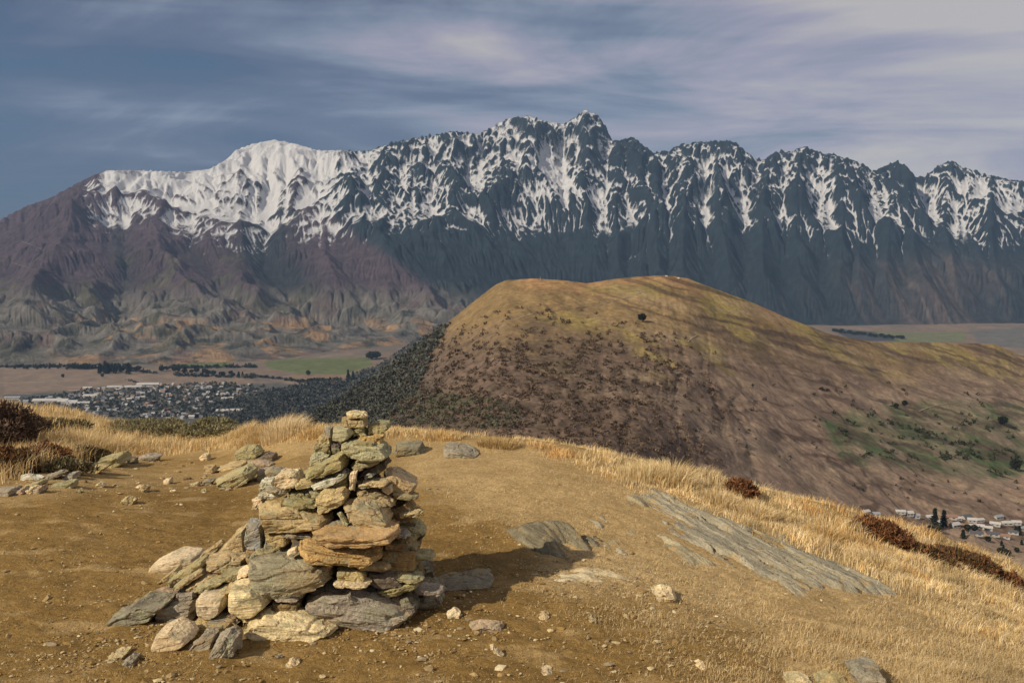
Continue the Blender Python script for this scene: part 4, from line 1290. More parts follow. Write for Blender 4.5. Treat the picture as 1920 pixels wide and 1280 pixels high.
# ---------------------------------------------------------------- bedrock showing through the turf
M_BED = None
t = NT("bedrock_schist")
c = t.coord("Object")
st = t.mapping(t.attr('strike').outputs['Vector'], (2.0, 24, 24))
f1 = t.noise(st, 1.0, 7, 0.62, 0.4); f2 = t.noise(c, 60, 5, 0.7); f3 = t.noise(c, 6, 5, 0.6)
x_ = t.mix(f3, (0.30, 0.265, 0.18), (0.42, 0.37, 0.26))
x_ = t.mix(1.0, x_, t.attr("Col").outputs["Color"], 'MULTIPLY')
x_ = t.mix(1.0, x_, t.ramp(f1, [(0.32, 0.55), (0.5, 1.0), (0.68, 1.25)]), 'MULTIPLY')
x_ = t.mix(1.0, x_, t.ramp(f2, [(0.3, 0.75), (0.7, 1.2)]), 'MULTIPLY')
dirt = t.ramp(t.noise(c, 9, 5, 0.6), [(0.56, 0.0), (0.66, 1.0)])
x_ = t.mix(t.math('MULTIPLY', dirt, 0.7), x_, (0.45, 0.30, 0.125))
h = t.math('ADD', t.math('MULTIPLY', f1, 1.0), t.math('MULTIPLY', f2, 0.25))
t.bsdf(x_, 0.85, t.bump(h, 0.03, 1.0), 0.2)
M_BED = t.m


def bedrock(label, polypx, height, ang, tint=(1, 1, 1), step=0.014, ribs=1.0):
    P = [ghit(*q) for q in polypx]
    poly = [(p.x, p.y) for p in P]
    xs = [p[0] for p in poly]; ys = [p[1] for p in poly]
    nx = int((max(xs) - min(xs) + 0.2) / step); ny = int((max(ys) - min(ys) + 0.2) / step)
    BX, BY = np.meshgrid(np.linspace(min(xs) - 0.1, max(xs) + 0.1, nx), np.linspace(min(ys) - 0.1, max(ys) + 0.1, ny))
    ca, sa = math.cos(ang), math.sin(ang)
    u = BX * ca + BY * sa; v = -BX * sa + BY * ca
    d = polydist(BX, BY, poly) + 0.07 + 0.20 * fbm(u / 0.6, v / 0.14, 4)
    ed = sstep(-0.08, 0.24, d)
    r1 = ridged(u / 1.6, v / 0.13 + 0.5 * fbm(BX, BY, 2), 3)
    lay = fbm(u / 2.0 + 3, v / 0.07, 3)
    hgt = height * (0.45 + 0.75 * fbm(u / 0.8, v / 0.35 + 9, 3)) + ribs * (0.020 * (r1 - 0.4) + 0.020 * np.round(lay * 3) / 3 + 0.012 * np.round(fbm(u / 0.5, v / 0.2 + 4, 3) * 3) / 3) + 0.010 * fbm(BX / 0.07, BY / 0.05, 3)
    gap = sstep(0.16, 0.34, fbm(u / 0.8 + 31, v / 0.14, 4))
    Zb = Gbase(BX, BY) - 0.07 + ed * (0.074 + np.maximum(hgt * 0.85, -0.03)) - 0.062 * gap * ed
    keep = d > -0.10
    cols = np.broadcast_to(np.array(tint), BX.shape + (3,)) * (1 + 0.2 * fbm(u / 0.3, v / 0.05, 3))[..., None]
    f = grid_faces(ny, nx)
    f = f[keep.ravel()[f].all(1)]
    used = np.unique(f); remap = np.full(nx * ny, -1); remap[used] = np.arange(len(used))
    Vv = np.stack([BX, BY, Zb], -1).reshape(-1, 3)[used]
    me = mesh_np("rock_outcrop", Vv, remap[f], True, cols.reshape(-1, 3)[used])
    at_ = me.attributes.new('strike', 'FLOAT_VECTOR', 'POINT')
    at_.data.foreach_set('vector', np.stack([u, v, Zb], -1).reshape(-1, 3)[used].astype(np.float32).ravel())
    o = obj("rock_outcrop", me, M_BED)
    tag(o, label, "outcrop", "schist outcrops in the turf")
    return o


bedrock("large striped grey bedrock slab sloping down to the right", [(1195, 912), (1225, 905), (1262, 935), (1330, 962), (1385, 980), (1445, 998), (1510, 1015), (1560, 1045), (1625, 1075), (1672, 1106), (1655, 1124), (1585, 1108), (1500, 1118), (1445, 1100), (1370, 1062), (1310, 1034), (1255, 1006), (1210, 985), (1245, 968), (1205, 935)], 0.05, math.radians(-72))
bedrock("dark bedrock knob under the tip of the cairn's shadow", [(972, 995), (1000, 986), (1050, 990), (1110, 1008), (1118, 1022), (1062, 1030), (1050, 1055), (1020, 1066), (995, 1050), (975, 1025)], 0.17, math.radians(-60), (0.62, 0.60, 0.55))  # tint darkened to paint in the cairn's cast shadow
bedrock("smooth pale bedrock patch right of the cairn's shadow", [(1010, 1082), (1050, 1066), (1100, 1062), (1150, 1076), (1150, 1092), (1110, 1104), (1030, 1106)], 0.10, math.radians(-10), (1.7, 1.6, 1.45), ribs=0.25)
bedrock("low dirt covered bedrock between the dark knob and the large slab", [(1112, 1000), (1180, 986), (1222, 1006), (1195, 1034), (1125, 1024)], 0.02, math.radians(-65), (1.05, 1.0, 0.86))
bedrock("weathered bedrock scrap left of the large slab's upper end", [(1150, 928), (1195, 918), (1228, 950), (1192, 966), (1160, 950)], 0.03, math.radians(-72), (0.95, 0.92, 0.82))
bedrock("gritty bedrock shelf below the left edge of the large slab", [(1205, 1000), (1258, 1000), (1312, 1032), (1338, 1060), (1285, 1056), (1232, 1030)], 0.03, math.radians(-72), (1.05, 1.0, 0.88))
bedrock("grey bedrock patch with a dark crack above the shadow tip", [(1090, 962), (1140, 956), (1158, 972), (1150, 992), (1112, 990), (1092, 975)], 0.03, math.radians(-72), (1.1, 1.08, 1.0))
bedrock("small square bedrock patch between pale patch and large slab", [(1132, 1024), (1168, 1024), (1172, 1050), (1146, 1058), (1130, 1044)], 0.03, math.radians(-72))
bedrock("small bedrock rib left of the large striped slab", [(1235, 992), (1275, 992), (1290, 1012), (1265, 1020), (1238, 1010)], 0.035, math.radians(-72), (0.9, 0.88, 0.8))
bedrock("tiny bedrock chip in the turf highest on the slope", [(1125, 882), (1150, 882), (1158, 893), (1138, 896)], 0.04, math.radians(-72), (0.7, 0.7, 0.66))
# ================================================================== dry grass
M_GRASS = vcol_mat("dry_grass", 0.8, 3.0, 0.12, translucent=0.25, spec=0.15)


def blades(x, y, z, h, w, lean, cols, bend=0.5):
    """returns verts, faces, colours of two-segment blades"""
    n = len(x)
    az = RS.uniform(0, 2 * np.pi, n)                      # blade facing
    la = RS.uniform(0, 2 * np.pi, n)                      # lean direction
    # the wind has laid most of it to the right
    lx = np.cos(la) * 0.75 + 0.45; ly = np.sin(la) * 0.75
    L = h * lean
    wx_, wy_ = np.cos(az) * w * 0.5, np.sin(az) * w * 0.5
    hz1 = h * 0.55; hz2 = h * np.sqrt(np.clip(1 - lean ** 2 * 0.8, 0.08, 1))
    b = np.stack([x, y, z - 0.01], 1)
    o1 = np.stack([lx * L * bend * 0.45, ly * L * bend * 0.45, hz1], 1)
    o2 = np.stack([lx * L, ly * L, hz2], 1)
    wv = np.stack([wx_, wy_, 0 * wx_], 1)
    v = np.stack([b - wv, b + wv, b + o1 - wv * 0.7, b + o1 + wv * 0.7, b + o2], 1)
    f = np.array([[0, 1, 3], [0, 3, 2], [2, 3, 4]])[None] + (np.arange(n) * 5)[:, None, None]
    c = np.repeat(cols, 5, 0).reshape(n, 5, 3).copy()
    return v.reshape(-1, 3), f.reshape(-1, 3), c.reshape(-1, 3)


GPAL = np.array([[0.78, 0.61, 0.35], [0.70, 0.52, 0.26], [0.84, 0.70, 0.46], [0.52, 0.36, 0.155], [0.72, 0.47, 0.18], [0.38, 0.26, 0.12], [0.64, 0.53, 0.22]])


def gcol(n, p):
    return GPAL[RS.choice(7, n, p=p)] * RS.uniform(0.8, 1.15, (n, 1))


acc = []
clump = lambda x, y, s, o=0: fbm(x / s + o, y / s, 3)


def edge_py(px):
    return np.interp(px, _et[:, 0], _et[:, 1])


# tall band along the right-hand rim
def p_rim(px, py, x, y):
    d = py - edge_py(px)
    wid = np.interp(px, [860, 1000, 1200, 1350, 1600, 1920], [14, 26, 66, 92, 120, 200])
    g = sstep(-44, -20, d) * sstep(wid, wid * 0.55, d) * sstep(800, 960, px)
    return g * (0.12 + 0.88 * sstep(-0.3, 0.2, clump(x, y, 0.30)))


x, y, px, py = scatter(370000, p_rim, 4.5, 13.0, 0.0, 0.66)
n = len(x)
cl_ = clump(x, y, 0.5, 4)
h = (0.035 + 0.072 * RS.uniform(0, 1, n)) * (0.35 + 1.5 * np.clip(cl_ + 0.3, 0, 1.1)) * np.interp(px, [860, 1100, 1300, 1920], [0.6, 0.95, 1.1, 0.95])
tone = (1 + 0.75 * np.clip(clump(x, y, 0.33, 50), -0.8, 0.5))[:, None] * np.where(clump(x, y, 0.8, 77)[:, None] > 0.22, np.array([[0.95, 0.82, 0.66]]), 1.0)
k_ = np.ones(n, bool)
for (sx_, sy_, r_) in [(1645, 1000, 34), (1795, 1050, 42), (1730, 1040, 30), (1885, 1092, 30), (1388, 924, 18), (1690, 1020, 22), (1840, 1072, 26)]:
    k_ &= ~((np.abs(px - sx_) + 0.0 < r_) & (np.abs(py - sy_ - 0.45 * (px - sx_)) < 0.45 * r_) & (RS.uniform(0, 1, n) < 0.8))
B_ = (x[k_], y[k_], Gz(x[k_], y[k_]), h[k_], RS.uniform(0.003, 0.006, k_.sum()), RS.uniform(0.2, 0.95, k_.sum()), gcol(k_.sum(), [.32, .22, .16, .10, .10, .05, .05]) * tone[k_])
acc.append(blades(*B_))


# short matted turf on the right and across the middle
def p_turf(px, py, x, y):
    g = on([(1250, 930), (1700, 1010), (2100, 1140), (2100, 1400), (1560, 1400), (1540, 1270), (1480, 1190), (1640, 1150), (1700, 1110), (1620, 1050), (1400, 985)], px + 30 * clump(x, y, 0.5), py, 36)
    g = np.maximum(g, 0.55 * on([(720, 812), (1010, 820), (1240, 880), (1200, 1010), (1010, 980), (900, 1000), (800, 930), (740, 860)], px + 25 * clump(x, y, 0.4, 3), py, 25))
    g = np.maximum(g, 0.34 * on([(1160, 1010), (1480, 1130), (1560, 1290), (1380, 1400), (1200, 1200), (1000, 1130), (1000, 1040)], px, py, 40))
    bed = on([(1195, 912), (1262, 935), (1385, 980), (1510, 1015), (1625, 1075), (1672, 1106), (1655, 1124), (1500, 1118), (1370, 1062), (1255, 1006)], px, py, 8)
    bed = np.maximum(bed, on([(1010, 1082), (1050, 1066), (1100, 1062), (1150, 1076), (1150, 1092), (1110, 1104), (1030, 1106)], px, py, 6))
    bed = np.maximum(bed, on([(972, 995), (1050, 990), (1118, 1022), (1050, 1055), (975, 1025)], px, py, 6))
    return g * (0.25 + 0.75 * sstep(-0.3, 0.3, clump(x, y, 0.28, 7))) * (1 - 0.93 * bed)


x, y, px, py = scatter(520000, p_turf, 2.9, 10.0, -0.16, 0.66)
n = len(x)
h = (0.022 + 0.040 * RS.uniform(0, 1, n)) * (0.7 + 0.8 * np.clip(clump(x, y, 0.4, 12) + 0.3, 0, 1.2))
h = h * np.interp(px, [720, 1000, 1300, 1900], [0.5, 0.6, 0.9, 1.25])
acc.append(blades(x, y, Gz(x, y), h, RS.uniform(0.0012, 0.0026, n), RS.uniform(0.6, 1.0, n), 0.9 * gcol(n, [.30, .24, .10, .16, .07, .10, .03]) * (1 + 0.35 * np.clip(clump(x, y, 0.5, 60), -0.8, 0.5))[:, None]))


# left band behind the row of stones, and the strip behind the cairn
def p_left(px, py, x, y):
    d = py - edge_py(px)
    low = np.interp(px, [-300, 0, 150, 260, 420, 560, 640, 800, 900], [905, 900, 868, 850, 842, 826, 818, 824, 816])
    g = sstep(-26, -4, d) * sstep(low + 10, low - 12, py) * sstep(960, 880, px)
    g = g * (0.2 + 0.8 * sstep(-0.3, 0.25, clump(x, y, 0.45, 21)))
    moss = on([(225, 786), (420, 788), (430, 808), (380, 818), (240, 815)], px, py, 8)
    return g * (1 - 0.75 * moss)


x, y, px, py = scatter(210000, p_left, 6.0, 19.0, -0.62, 0.02)
n = len(x)
h = (0.09 + 0.10 * RS.uniform(0, 1, n)) * (0.6 + 0.9 * np.clip(clump(x, y, 0.7, 30) + 0.35, 0, 1.2)) * np.interp(px, [0, 100, 250, 420, 560, 700, 900], [1.3, 1.3, 1.2, 0.62, 0.5, 0.45, 0.5])
h = h * np.where(y > 12.5, 0.7, 1.0)
acc.append(blades(x, y, Gz(x, y), h, RS.uniform(0.004, 0.008, n), RS.uniform(0.2, 0.9, n), gcol(n, [.22, .26, .08, .18, .14, .10, .02])))
# dead straws and clippings lying about on the trodden earth
def p_straw(px, py, x, y):
    g = 0.30 + 0.7 * sstep(-0.1, 0.4, clump(x, y, 0.5, 91))
    g = g * (0.35 + 0.65 * on([(650, 840), (1000, 830), (1500, 950), (2000, 1100), (2000, 1400), (1200, 1400), (1050, 1180), (900, 1080), (800, 960)], px, py, 60))
    return g * (py > 835)


x, y, px, py = scatter(34000, p_straw, 2.9, 10.0, -0.62, 0.62)
n = len(x)
L_ = RS.uniform(0.008, 0.030, n)
an = RS.uniform(0, np.pi, n) * 0.6 - 0.2
w_ = RS.uniform(0.0005, 0.0011, n)
dx_ = np.cos(an) * L_; dy_ = np.sin(an) * L_
px_ = -np.sin(an) * w_; py_ = np.cos(an) * w_
zz = Gz(x, y) + 0.004
tl = RS.uniform(0.0, 0.014, n)
q0 = np.stack([x - px_, y - py_, zz], 1); q1 = np.stack([x + px_, y + py_, zz], 1)
q2 = np.stack([x + dx_ * .5 - px_, y + dy_ * .5 - py_, zz + tl], 1); q3 = np.stack([x + dx_ * .5 + px_, y + dy_ * .5 + py_, zz + tl], 1); q4 = np.stack([x + dx_, y + dy_, zz + tl * 0.4], 1)
v_ = np.stack([q0, q1, q2, q3, q4], 1).reshape(-1, 3)
f_ = (np.array([[0, 1, 3], [0, 3, 2], [2, 3, 4]])[None] + (np.arange(n) * 5)[:, None, None]).reshape(-1, 3)
acc.append((v_, f_, np.repeat(0.8 * gcol(n, [.30, .25, .10, .2, .04, .10, .01]), 5, 0)))
nv = 0
VV, FF, CC = [], [], []
for v, f, c_ in acc:
    VV.append(v); FF.append(f + nv); CC.append(c_); nv += len(v)
me = mesh_np("grass", np.concatenate(VV), np.concatenate(FF), True, np.concatenate(CC))
gr = obj("grass", me, M_GRASS)
tag(gr, "dry golden grass covering the hilltop rim and slopes", "grass", kind="stuff")


# ---------------------------------------------------------------- tussocks one can tell apart
def tussock(label, px, py, r, h, n, p, Yov=None, spread=0.6):
    q = ghit(px, py)
    rr = r * np.sqrt(RS.uniform(0, 1, n)); aa = RS.uniform(0, 2 * np.pi, n)
    x = q.x + rr * np.cos(aa); y = q.y + rr * np.sin(aa)
    z = Gz(x, y)
    hh = h * RS.uniform(0.55, 1.05, n) * (1 - 0.45 * (rr / r) ** 2)
    L = np.clip(RS.uniform(0.05, spread, n) + 0.3 * rr / r, 0, 0.98)
    # lean outward
    lx = np.cos(aa) * 0.8 + 0.25; ly = np.sin(aa) * 0.8
    az = RS.uniform(0, 2 * np.pi, n); w = RS.uniform(0.003, 0.006, n)
    wv = np.stack([np.cos(az) * w * .5, np.sin(az) * w * .5, 0 * w], 1)
    b = np.stack([x, y, z - 0.015], 1)
    o1 = np.stack([lx * L * hh * 0.25, ly * L * hh * 0.25, hh * 0.6], 1)
    o2 = np.stack([lx * L * hh, ly * L * hh, hh * np.sqrt(1 - 0.7 * L ** 2)], 1)
    v = np.stack([b - wv, b + wv, b + o1 - wv * .7, b + o1 + wv * .7, b + o2], 1).reshape(-1, 3) - np.array(q[:])
    f = (np.array([[0, 1, 3], [0, 3, 2], [2, 3, 4]])[None] + (np.arange(n) * 5)[:, None, None]).reshape(-1, 3)
    c_ = np.repeat(gcol(n, p), 5, 0)
    o = obj("grass_tussock", mesh_np("grass_tussock", v, f, True, c_), M_GRASS, None, q)
    tag(o, label, "tussock", "grass tussocks on the rim")
    return o


GOLD = [.30, .20, .22, .10, .12, .03, .03]; BROWN = [.05, .12, .02, .34, .12, .33, .02]; YEL = [.35, .2, .25, .02, .08, 0, .10]; ORA = [.1, .2, .05, .2, .4, .05, 0]
tussock("tall yellow tussock standing above the right rim grass", 1262, 906, 0.24, 0.27, 1500, YEL)
tussock("broad yellow tussock left of the tallest rim tussock", 1215, 898, 0.26, 0.20, 1300, YEL)
tussock("brown matted hummock of grass at the bare earth's far edge", 935, 836, 0.20, 0.13, 1500, BROWN, spread=0.95)
tussock("reddish tuft on the skyline behind the mossy boulder", 828, 822, 0.20, 0.13, 900, ORA)
tussock("orange tuft of grass behind the cairn's left shoulder", 590, 818, 0.17, 0.16, 900, ORA)
tussock("shaggy tussock with brown base left of the cairn top", 505, 818, 0.34, 0.24, 2000, [.2, .2, .12, .2, .16, .12, 0])
tussock("pale topped tussock behind the shaggy brown based one", 535, 818, 0.25, 0.29, 1300, [.25, .1, .5, .05, .05, .05, 0])
tussock("small golden tuft at the left end of the shaggy tussock", 462, 812, 0.15, 0.20, 700, GOLD)
tussock("orange tinted tussock among the right slope grass", 1545, 1008, 0.16, 0.17, 800, ORA)
tussock("golden tussock below the upper end of the bedrock slab", 1352, 945, 0.18, 0.17, 900, GOLD)
tussock("golden tussock above the middle of the bedrock slab", 1420, 968, 0.16, 0.17, 800, GOLD)
tussock("yellow tussock near the lower end of the bedrock slab", 1640, 1055, 0.18, 0.14, 800, YEL)
tussock("golden tussock beside the dark left shrub", 160, 838, 0.30, 0.30, 1400, GOLD)
tussock("golden tussock between the left shrub and the stone line", 205, 842, 0.30, 0.26, 1300, GOLD)
tussock("reddish brown tuft above the long grey slab", 258, 850, 0.26, 0.15, 900, [.05, .1, .05, .4, .3, .1, 0])


# ---------------------------------------------------------------- low shrubs
M_LEAF = vcol_mat("heath_leaf", 0.85, 6.0, 0.2, translucent=0.15)
M_TWIG = simple_mat("twig_bark", (0.075, 0.05, 0.035), 0.9)


def leafcloud(n, rx, ry, rz, size, pal, shell=0.55):
    u = RS.normal(size=(n, 3)); u /= np.linalg.norm(u, axis=1, keepdims=True)
    u[:, 2] = np.abs(u[:, 2]) * 0.98 + 0.02
    r = RS.uniform(shell, 1.0, (n, 1)) ** 0.6
    lump = 0.82 + 0.35 * perlin3(u * 2.6 + RS.uniform(0, 50, 3))[:, None]
    p = u * r * lump * np.array([rx, ry, rz])
    d1 = RS.normal(size=(n, 3)); d1 = d1 + u * 1.0; d1[:, 2] += 0.5; d1 /= np.linalg.norm(d1, axis=1, keepdims=True)
    d2 = np.cross(d1, RS.normal(size=(n, 3))); d2 /= np.linalg.norm(d2, axis=1, keepdims=True)
    s = size * RS.uniform(0.6, 1.4, (n, 1))
    v = np.stack([p - d2 * s * 0.22, p + d2 * s * 0.22, p + d1 * s], 1)
    f = np.arange(n * 3).reshape(n, 3)
    cc = np.array(pal)[RS.choice(len(pal), n)] * RS.uniform(0.7, 1.25, (n, 1))
    return v.reshape(-1, 3), f, np.repeat(cc, 3, 0)


def shrub(label, px, py, rx, ry, rz, n, size, pal, rot=0.0, group="low heath shrubs"):
    q = ghit(px, py)
    root = empty("shrub", q)
    root.rotation_euler = (0, 0, rot)
    tag(root, label, "shrub", group)
    v, f, c_ = leafcloud(n, rx, ry, rz, size, pal)
    obj("foliage", mesh_np("foliage", v, f, False, c_), M_LEAF, root)
    m = 60
    a = RS.uniform(0, 2 * np.pi, m); k = RS.uniform(0.3, 0.85, m)
    b = np.stack([0.15 * rx * np.cos(a), 0.15 * ry * np.sin(a), -0.03 + 0 * a], 1)
    e_ = np.stack([rx * k * np.cos(a), ry * k * np.sin(a), rz * RS.uniform(0.4, 0.9, m)], 1)
    w = 0.004 + 0.004 * RS.uniform(0, 1, m)
    pr = np.stack([-np.sin(a) * w, np.cos(a) * w, 0 * a], 1); up = np.stack([0 * a, 0 * a, w], 1)
    v = np.stack([b - pr, b + pr, b + up * 2, e_], 1).reshape(-1, 3)
    f = (np.array([[0, 1, 3], [1, 2, 3], [2, 0, 3]])[None] + (np.arange(m) * 4)[:, None, None]).reshape(-1, 3)
    obj("stems", mesh_np("stems", v, f, False), M_TWIG, root)
    return root


PUR = [[0.13, 0.088, 0.066], [0.10, 0.068, 0.056], [0.18, 0.12, 0.08], [0.07, 0.048, 0.038]]
DKG = [[0.085, 0.066, 0.034], [0.13, 0.105, 0.045], [0.055, 0.042, 0.026], [0.14, 0.085, 0.045]]
RED = [[0.22, 0.095, 0.042], [0.16, 0.072, 0.036], [0.30, 0.15, 0.065], [0.11, 0.055, 0.03]]
GRY = [[0.20, 0.18, 0.09], [0.26, 0.23, 0.13], [0.15, 0.14, 0.07], [0.30, 0.26, 0.16]]
shrub("tall purplish brown shrub at the left edge of the picture", 0, 846, 0.46, 0.5, 0.60, 7000, 0.045, PUR)
shrub("rounded brown shrub right of the tallest left shrub", 52, 826, 0.34, 0.4, 0.34, 4500, 0.04, PUR)
shrub("dark olive and rust shrub low at the left edge", 8, 886, 0.42, 0.3, 0.26, 5000, 0.035, DKG + RED)
shrub("rust red shrub between the two dark left shrubs", 85, 872, 0.30, 0.25, 0.24, 3800, 0.035, RED)
shrub("blackish shrub behind the hump shaped rock", 160, 864, 0.30, 0.25, 0.17, 3600, 0.03, DKG)
shrub("low dark fringe shrub above the row of left stones", 118, 884, 0.34, 0.18, 0.13, 2800, 0.03, DKG + GRY)
shrub("olive shrub below the golden bank at the far left", 100, 806, 0.55, 0.35, 0.16, 4500, 0.04, DKG + GRY)
shrub("reddish brown heath mound on the right rim", 1645, 1010, 0.20, 0.36, 0.20, 6000, 0.03, RED, 0.6)
shrub("long low heath streak near the right edge", 1795, 1058, 0.22, 0.46, 0.15, 6000, 0.03, RED + DKG, 0.6)
shrub("dark heath streak left of the long low one", 1726, 1044, 0.15, 0.36, 0.12, 4000, 0.03, DKG + RED, 0.6)
shrub("small heath patch running off at the right edge", 1885, 1100, 0.16, 0.32, 0.14, 4000, 0.03, RED, 0.6)
shrub("small rust heath tuft on the right rim skyline", 1388, 926, 0.18, 0.2, 0.16, 3000, 0.03, RED)
for i in range(16):
    px_ = 240 + (i % 8) * 24 + random.uniform(-8, 8); py_ = 802 + (i // 8) * 10 + random.uniform(-3, 3)
    shrub("grey green cushion shrub of the mossy patch on the far bank", px_, py_, random.uniform(.24, .4), random.uniform(.24, .36), random.uniform(.12, .2), 1300, 0.035, GRY, group="cushion shrubs on the far bank")

# ================================================================== distant trees, houses, tracks
bpy.context.view_layer.update()
dg = bpy.context.evaluated_depsgraph_get()


def hit(px, py, targets):
    a, e = AE(px, py)
    d = Vector((float(a), 1.0, float(e))).normalized()
    best = None
    for o in targets:
        ok, loc, nrm, idx = o.ray_cast(Vector((0, 0, CZ)), d)
        if ok and (best is None or loc.y < best.y): best = loc
    return best


FAR = [hill, valley, rng]
M_CROWN = vcol_mat("tree_foliage", 0.9, 0.2, 0.25)
M_BARK = simple_mat("tree_bark", (0.06, 0.045, 0.035), 0.9)


def crown_mesh(kind, seed):
    n = 420 if kind != 'big' else 1500
    if kind == 'conifer':
        tq = RS.uniform(0, 1, n) ** 0.7
        a = RS.uniform(0, 2 * np.pi, n)
        rad = 0.30 * (1.02 - tq) * (0.75 + 0.35 * np.sin(tq * 40)) * RS.uniform(0.5, 1.0, n)
        p = np.stack([rad * np.cos(a), rad * np.sin(a), 0.08 + 0.92 * tq], 1)
        u = np.stack([np.cos(a), np.sin(a), -0.35 + 0 * a], 1)
        sz = 0.13
    else:
        u = RS.normal(size=(n, 3)); u /= np.linalg.norm(u, axis=1, keepdims=True)
        r = RS.uniform(0.35, 1, (n, 1)) ** 0.5
        lump = 0.8 + 0.45 * perlin3(u * 2.2 + seed * 3.3)[:, None]
        p = u * r * lump * np.array([0.42, 0.42, 0.40]) + np.array([0, 0, 0.56])
        sz = 0.13 if kind != 'big' else 0.075
    d1 = u + 0.6 * RS.normal(size=(n, 3)); d1 /= np.linalg.norm(d1, axis=1, keepdims=True)
    d2 = np.cross(d1, RS.normal(size=(n, 3))); d2 /= np.linalg.norm(d2, axis=1, keepdims=True)
    s = sz * RS.uniform(0.6, 1.4, (n, 1))
    v = np.stack([p - d2 * s * .5, p + d2 * s * .5, p + d1 * s], 1).reshape(-1, 3)
    base = np.array([0.020, 0.026, 0.016]) if kind == 'conifer' else np.array([0.028, 0.032, 0.018])
    c_ = np.repeat(base * RS.uniform(0.55, 1.6, (n, 1)), 3, 0)
    return mesh_np("crown", v, np.arange(n * 3).reshape(n, 3), False, c_)


def trunk_mesh():
    b = bmesh.new()
    bmesh.ops.create_cone(b, cap_ends=True, segments=7, radius1=0.035, radius2=0.012, depth=0.55)
    for v in b.verts: v.co.z += 0.27
    me = bpy.data.meshes.new("trunk"); b.to_mesh(me); b.free()
    return me


TRUNK = trunk_mesh(); TRUNK.materials.append(M_BARK)
CROWN = {k: [crown_mesh(k, i) for i in range(3)] for k in ('round', 'conifer', 'big')}
for L_ in CROWN.values():
    for m_ in L_: m_.materials.append(M_CROWN)


def tree(loc, h, kind, label, group=None, wide=1.0):
    r = empty("tree", loc)
    r.scale = (h * wide, h * wide, h)
    r.rotation_euler = (0, 0, random.uniform(0, 6.28))
    tag(r, label, "tree", group)
    c_ = bpy.data.objects.new("crown", random.choice(CROWN[kind])); COL.objects.link(c_); c_.parent = r
    t_ = bpy.data.objects.new("trunk", TRUNK); COL.objects.link(t_); t_.parent = r
    return r


def tree_at(px, py, hpx, kind, label, group=None, wide=1.0):
    p = hit(px, py, FAR)
    if p is None: return
    h = hpx / F * p.y
    return tree(p - Vector((0, 0, 0.04 * h)), h, kind, label, group, wide)


tree_at(1204, 604, 19, 'big', "lone dark bushy tree on the open top of the brown hill", None, 1.15)
tree_at(1904, 882, 26, 'big', "lone black bushy tree in the green country at the right edge", None, 1.1)
tree_at(1880, 797, 20, 'big', "dark bushy tree beside a pond at the right edge", None, 1.3)
tree_at(1752, 985, 34, 'conifer', "left of two tall conifers by the suburb houses", None, 0.8)
tree_at(1769, 988, 34, 'conifer', "right of two tall conifers by the suburb houses", None, 0.8)
tree_at(653, 716, 24, 'conifer', "taller of two dark conifers at the forest edge above the town", None, 0.6)
tree_at(662, 714, 19, 'conifer', "shorter of two dark conifers at the forest edge above the town", None, 0.6)
tree_at(578, 704, 11, 'round', "single round tree in the green field beyond the town")
tree_at(118, 708, 8, 'round', "single small tree out on the bare brown plain")
tree_at(192, 707, 8, 'round', "single tree at the right of the bare brown plain")
tree_at(696, 674, 17, 'round', "bushy dark tree at the corner of the far green field", None, 1.6)
tree_at(706, 672, 15, 'round', "second dark tree at the corner of the far green field", None, 1.5)
tree_at(1680, 766, 12, 'round', "dark tree on the brown slope left of the light track")
tree_at(1696, 762, 14, 'round', "dark tree just above the start of the light track")
G1 = "trees of the shelter belt across the plain"
for i in range(52):
    px_ = 8 + i * 8.8 + random.uniform(-4, 4)
    py_ = np.interp(px_, [0, 140, 250, 330, 420, 480], [690, 692, 696, 696, 704, 706]) + random.uniform(-2, 2)
    if 270 < px_ < 300: continue
    tree_at(px_, py_, random.uniform(7, 12) if px_ > 130 else random.uniform(4, 7), random.choice(['round', 'round', 'conifer']), "dark tree in the shelter belt across the plain", G1, 1.2)
for i in range(14):
    tree_at(186 + random.uniform(0, 56), 698 + random.uniform(-3, 4), random.uniform(14, 22), 'conifer', "tall blue green conifer in the clump on the plain", "tall conifers in the clump on the plain", 0.9)
for i in range(26):
    tree_at(1790 + random.uniform(-60, 130), 1000 + random.uniform(-6, 50), random.uniform(10, 18), random.choice(['round', 'round', 'conifer']), "garden tree among the suburb houses at the lower right", "garden trees of the suburb", 1.1)
for i in range(30):
    u = i / 29
    tree_at(1566 + 128 * u + random.uniform(-4, 4), 622 + 14 * u + random.uniform(-1, 2), random.uniform(5, 8), 'round', "dark tree in the belt along the far right plain", "trees of the belt on the far right plain", 1.6)

# woods that read as one mass
def blobs(P, S, base, name, label, var=0.5):
    n = len(P)
    m = 16
    u = RS.normal(size=(n, m, 3)); u /= np.linalg.norm(u, axis=2, keepdims=True)
    u[..., 2] = np.abs(u[..., 2])
    p = u * RS.uniform(0.4, 1, (n, m, 1)) * S[:, None, None] * np.array([0.55, 0.55, 0.9]) + P[:, None, :]
    d1 = u + 0.7 * RS.normal(size=(n, m, 3)); d1 /= np.linalg.norm(d1, axis=2, keepdims=True)
    d2 = np.cross(d1, RS.normal(size=(n, m, 3))); d2 /= np.linalg.norm(d2, axis=2, keepdims=True)
    s = S[:, None, None] * RS.uniform(0.3, 0.6, (n, m, 1))
    v = np.stack([p - d2 * s * .55, p + d2 * s * .55, p + d1 * s], 2).reshape(-1, 3)
    c_ = np.asarray(base)[None] * RS.uniform(1 - var, 1 + var, (n, 1)) if np.ndim(base) == 1 else base
    c_ = np.repeat(c_, m * 3, 0) * RS.uniform(0.75, 1.25, (n * m * 3, 1))
    o = obj(name, mesh_np(name, v, np.arange(n * m * 3).reshape(-1, 3), False, c_), M_CROWN)
    tag(o, label, name, kind="stuff")
    return o


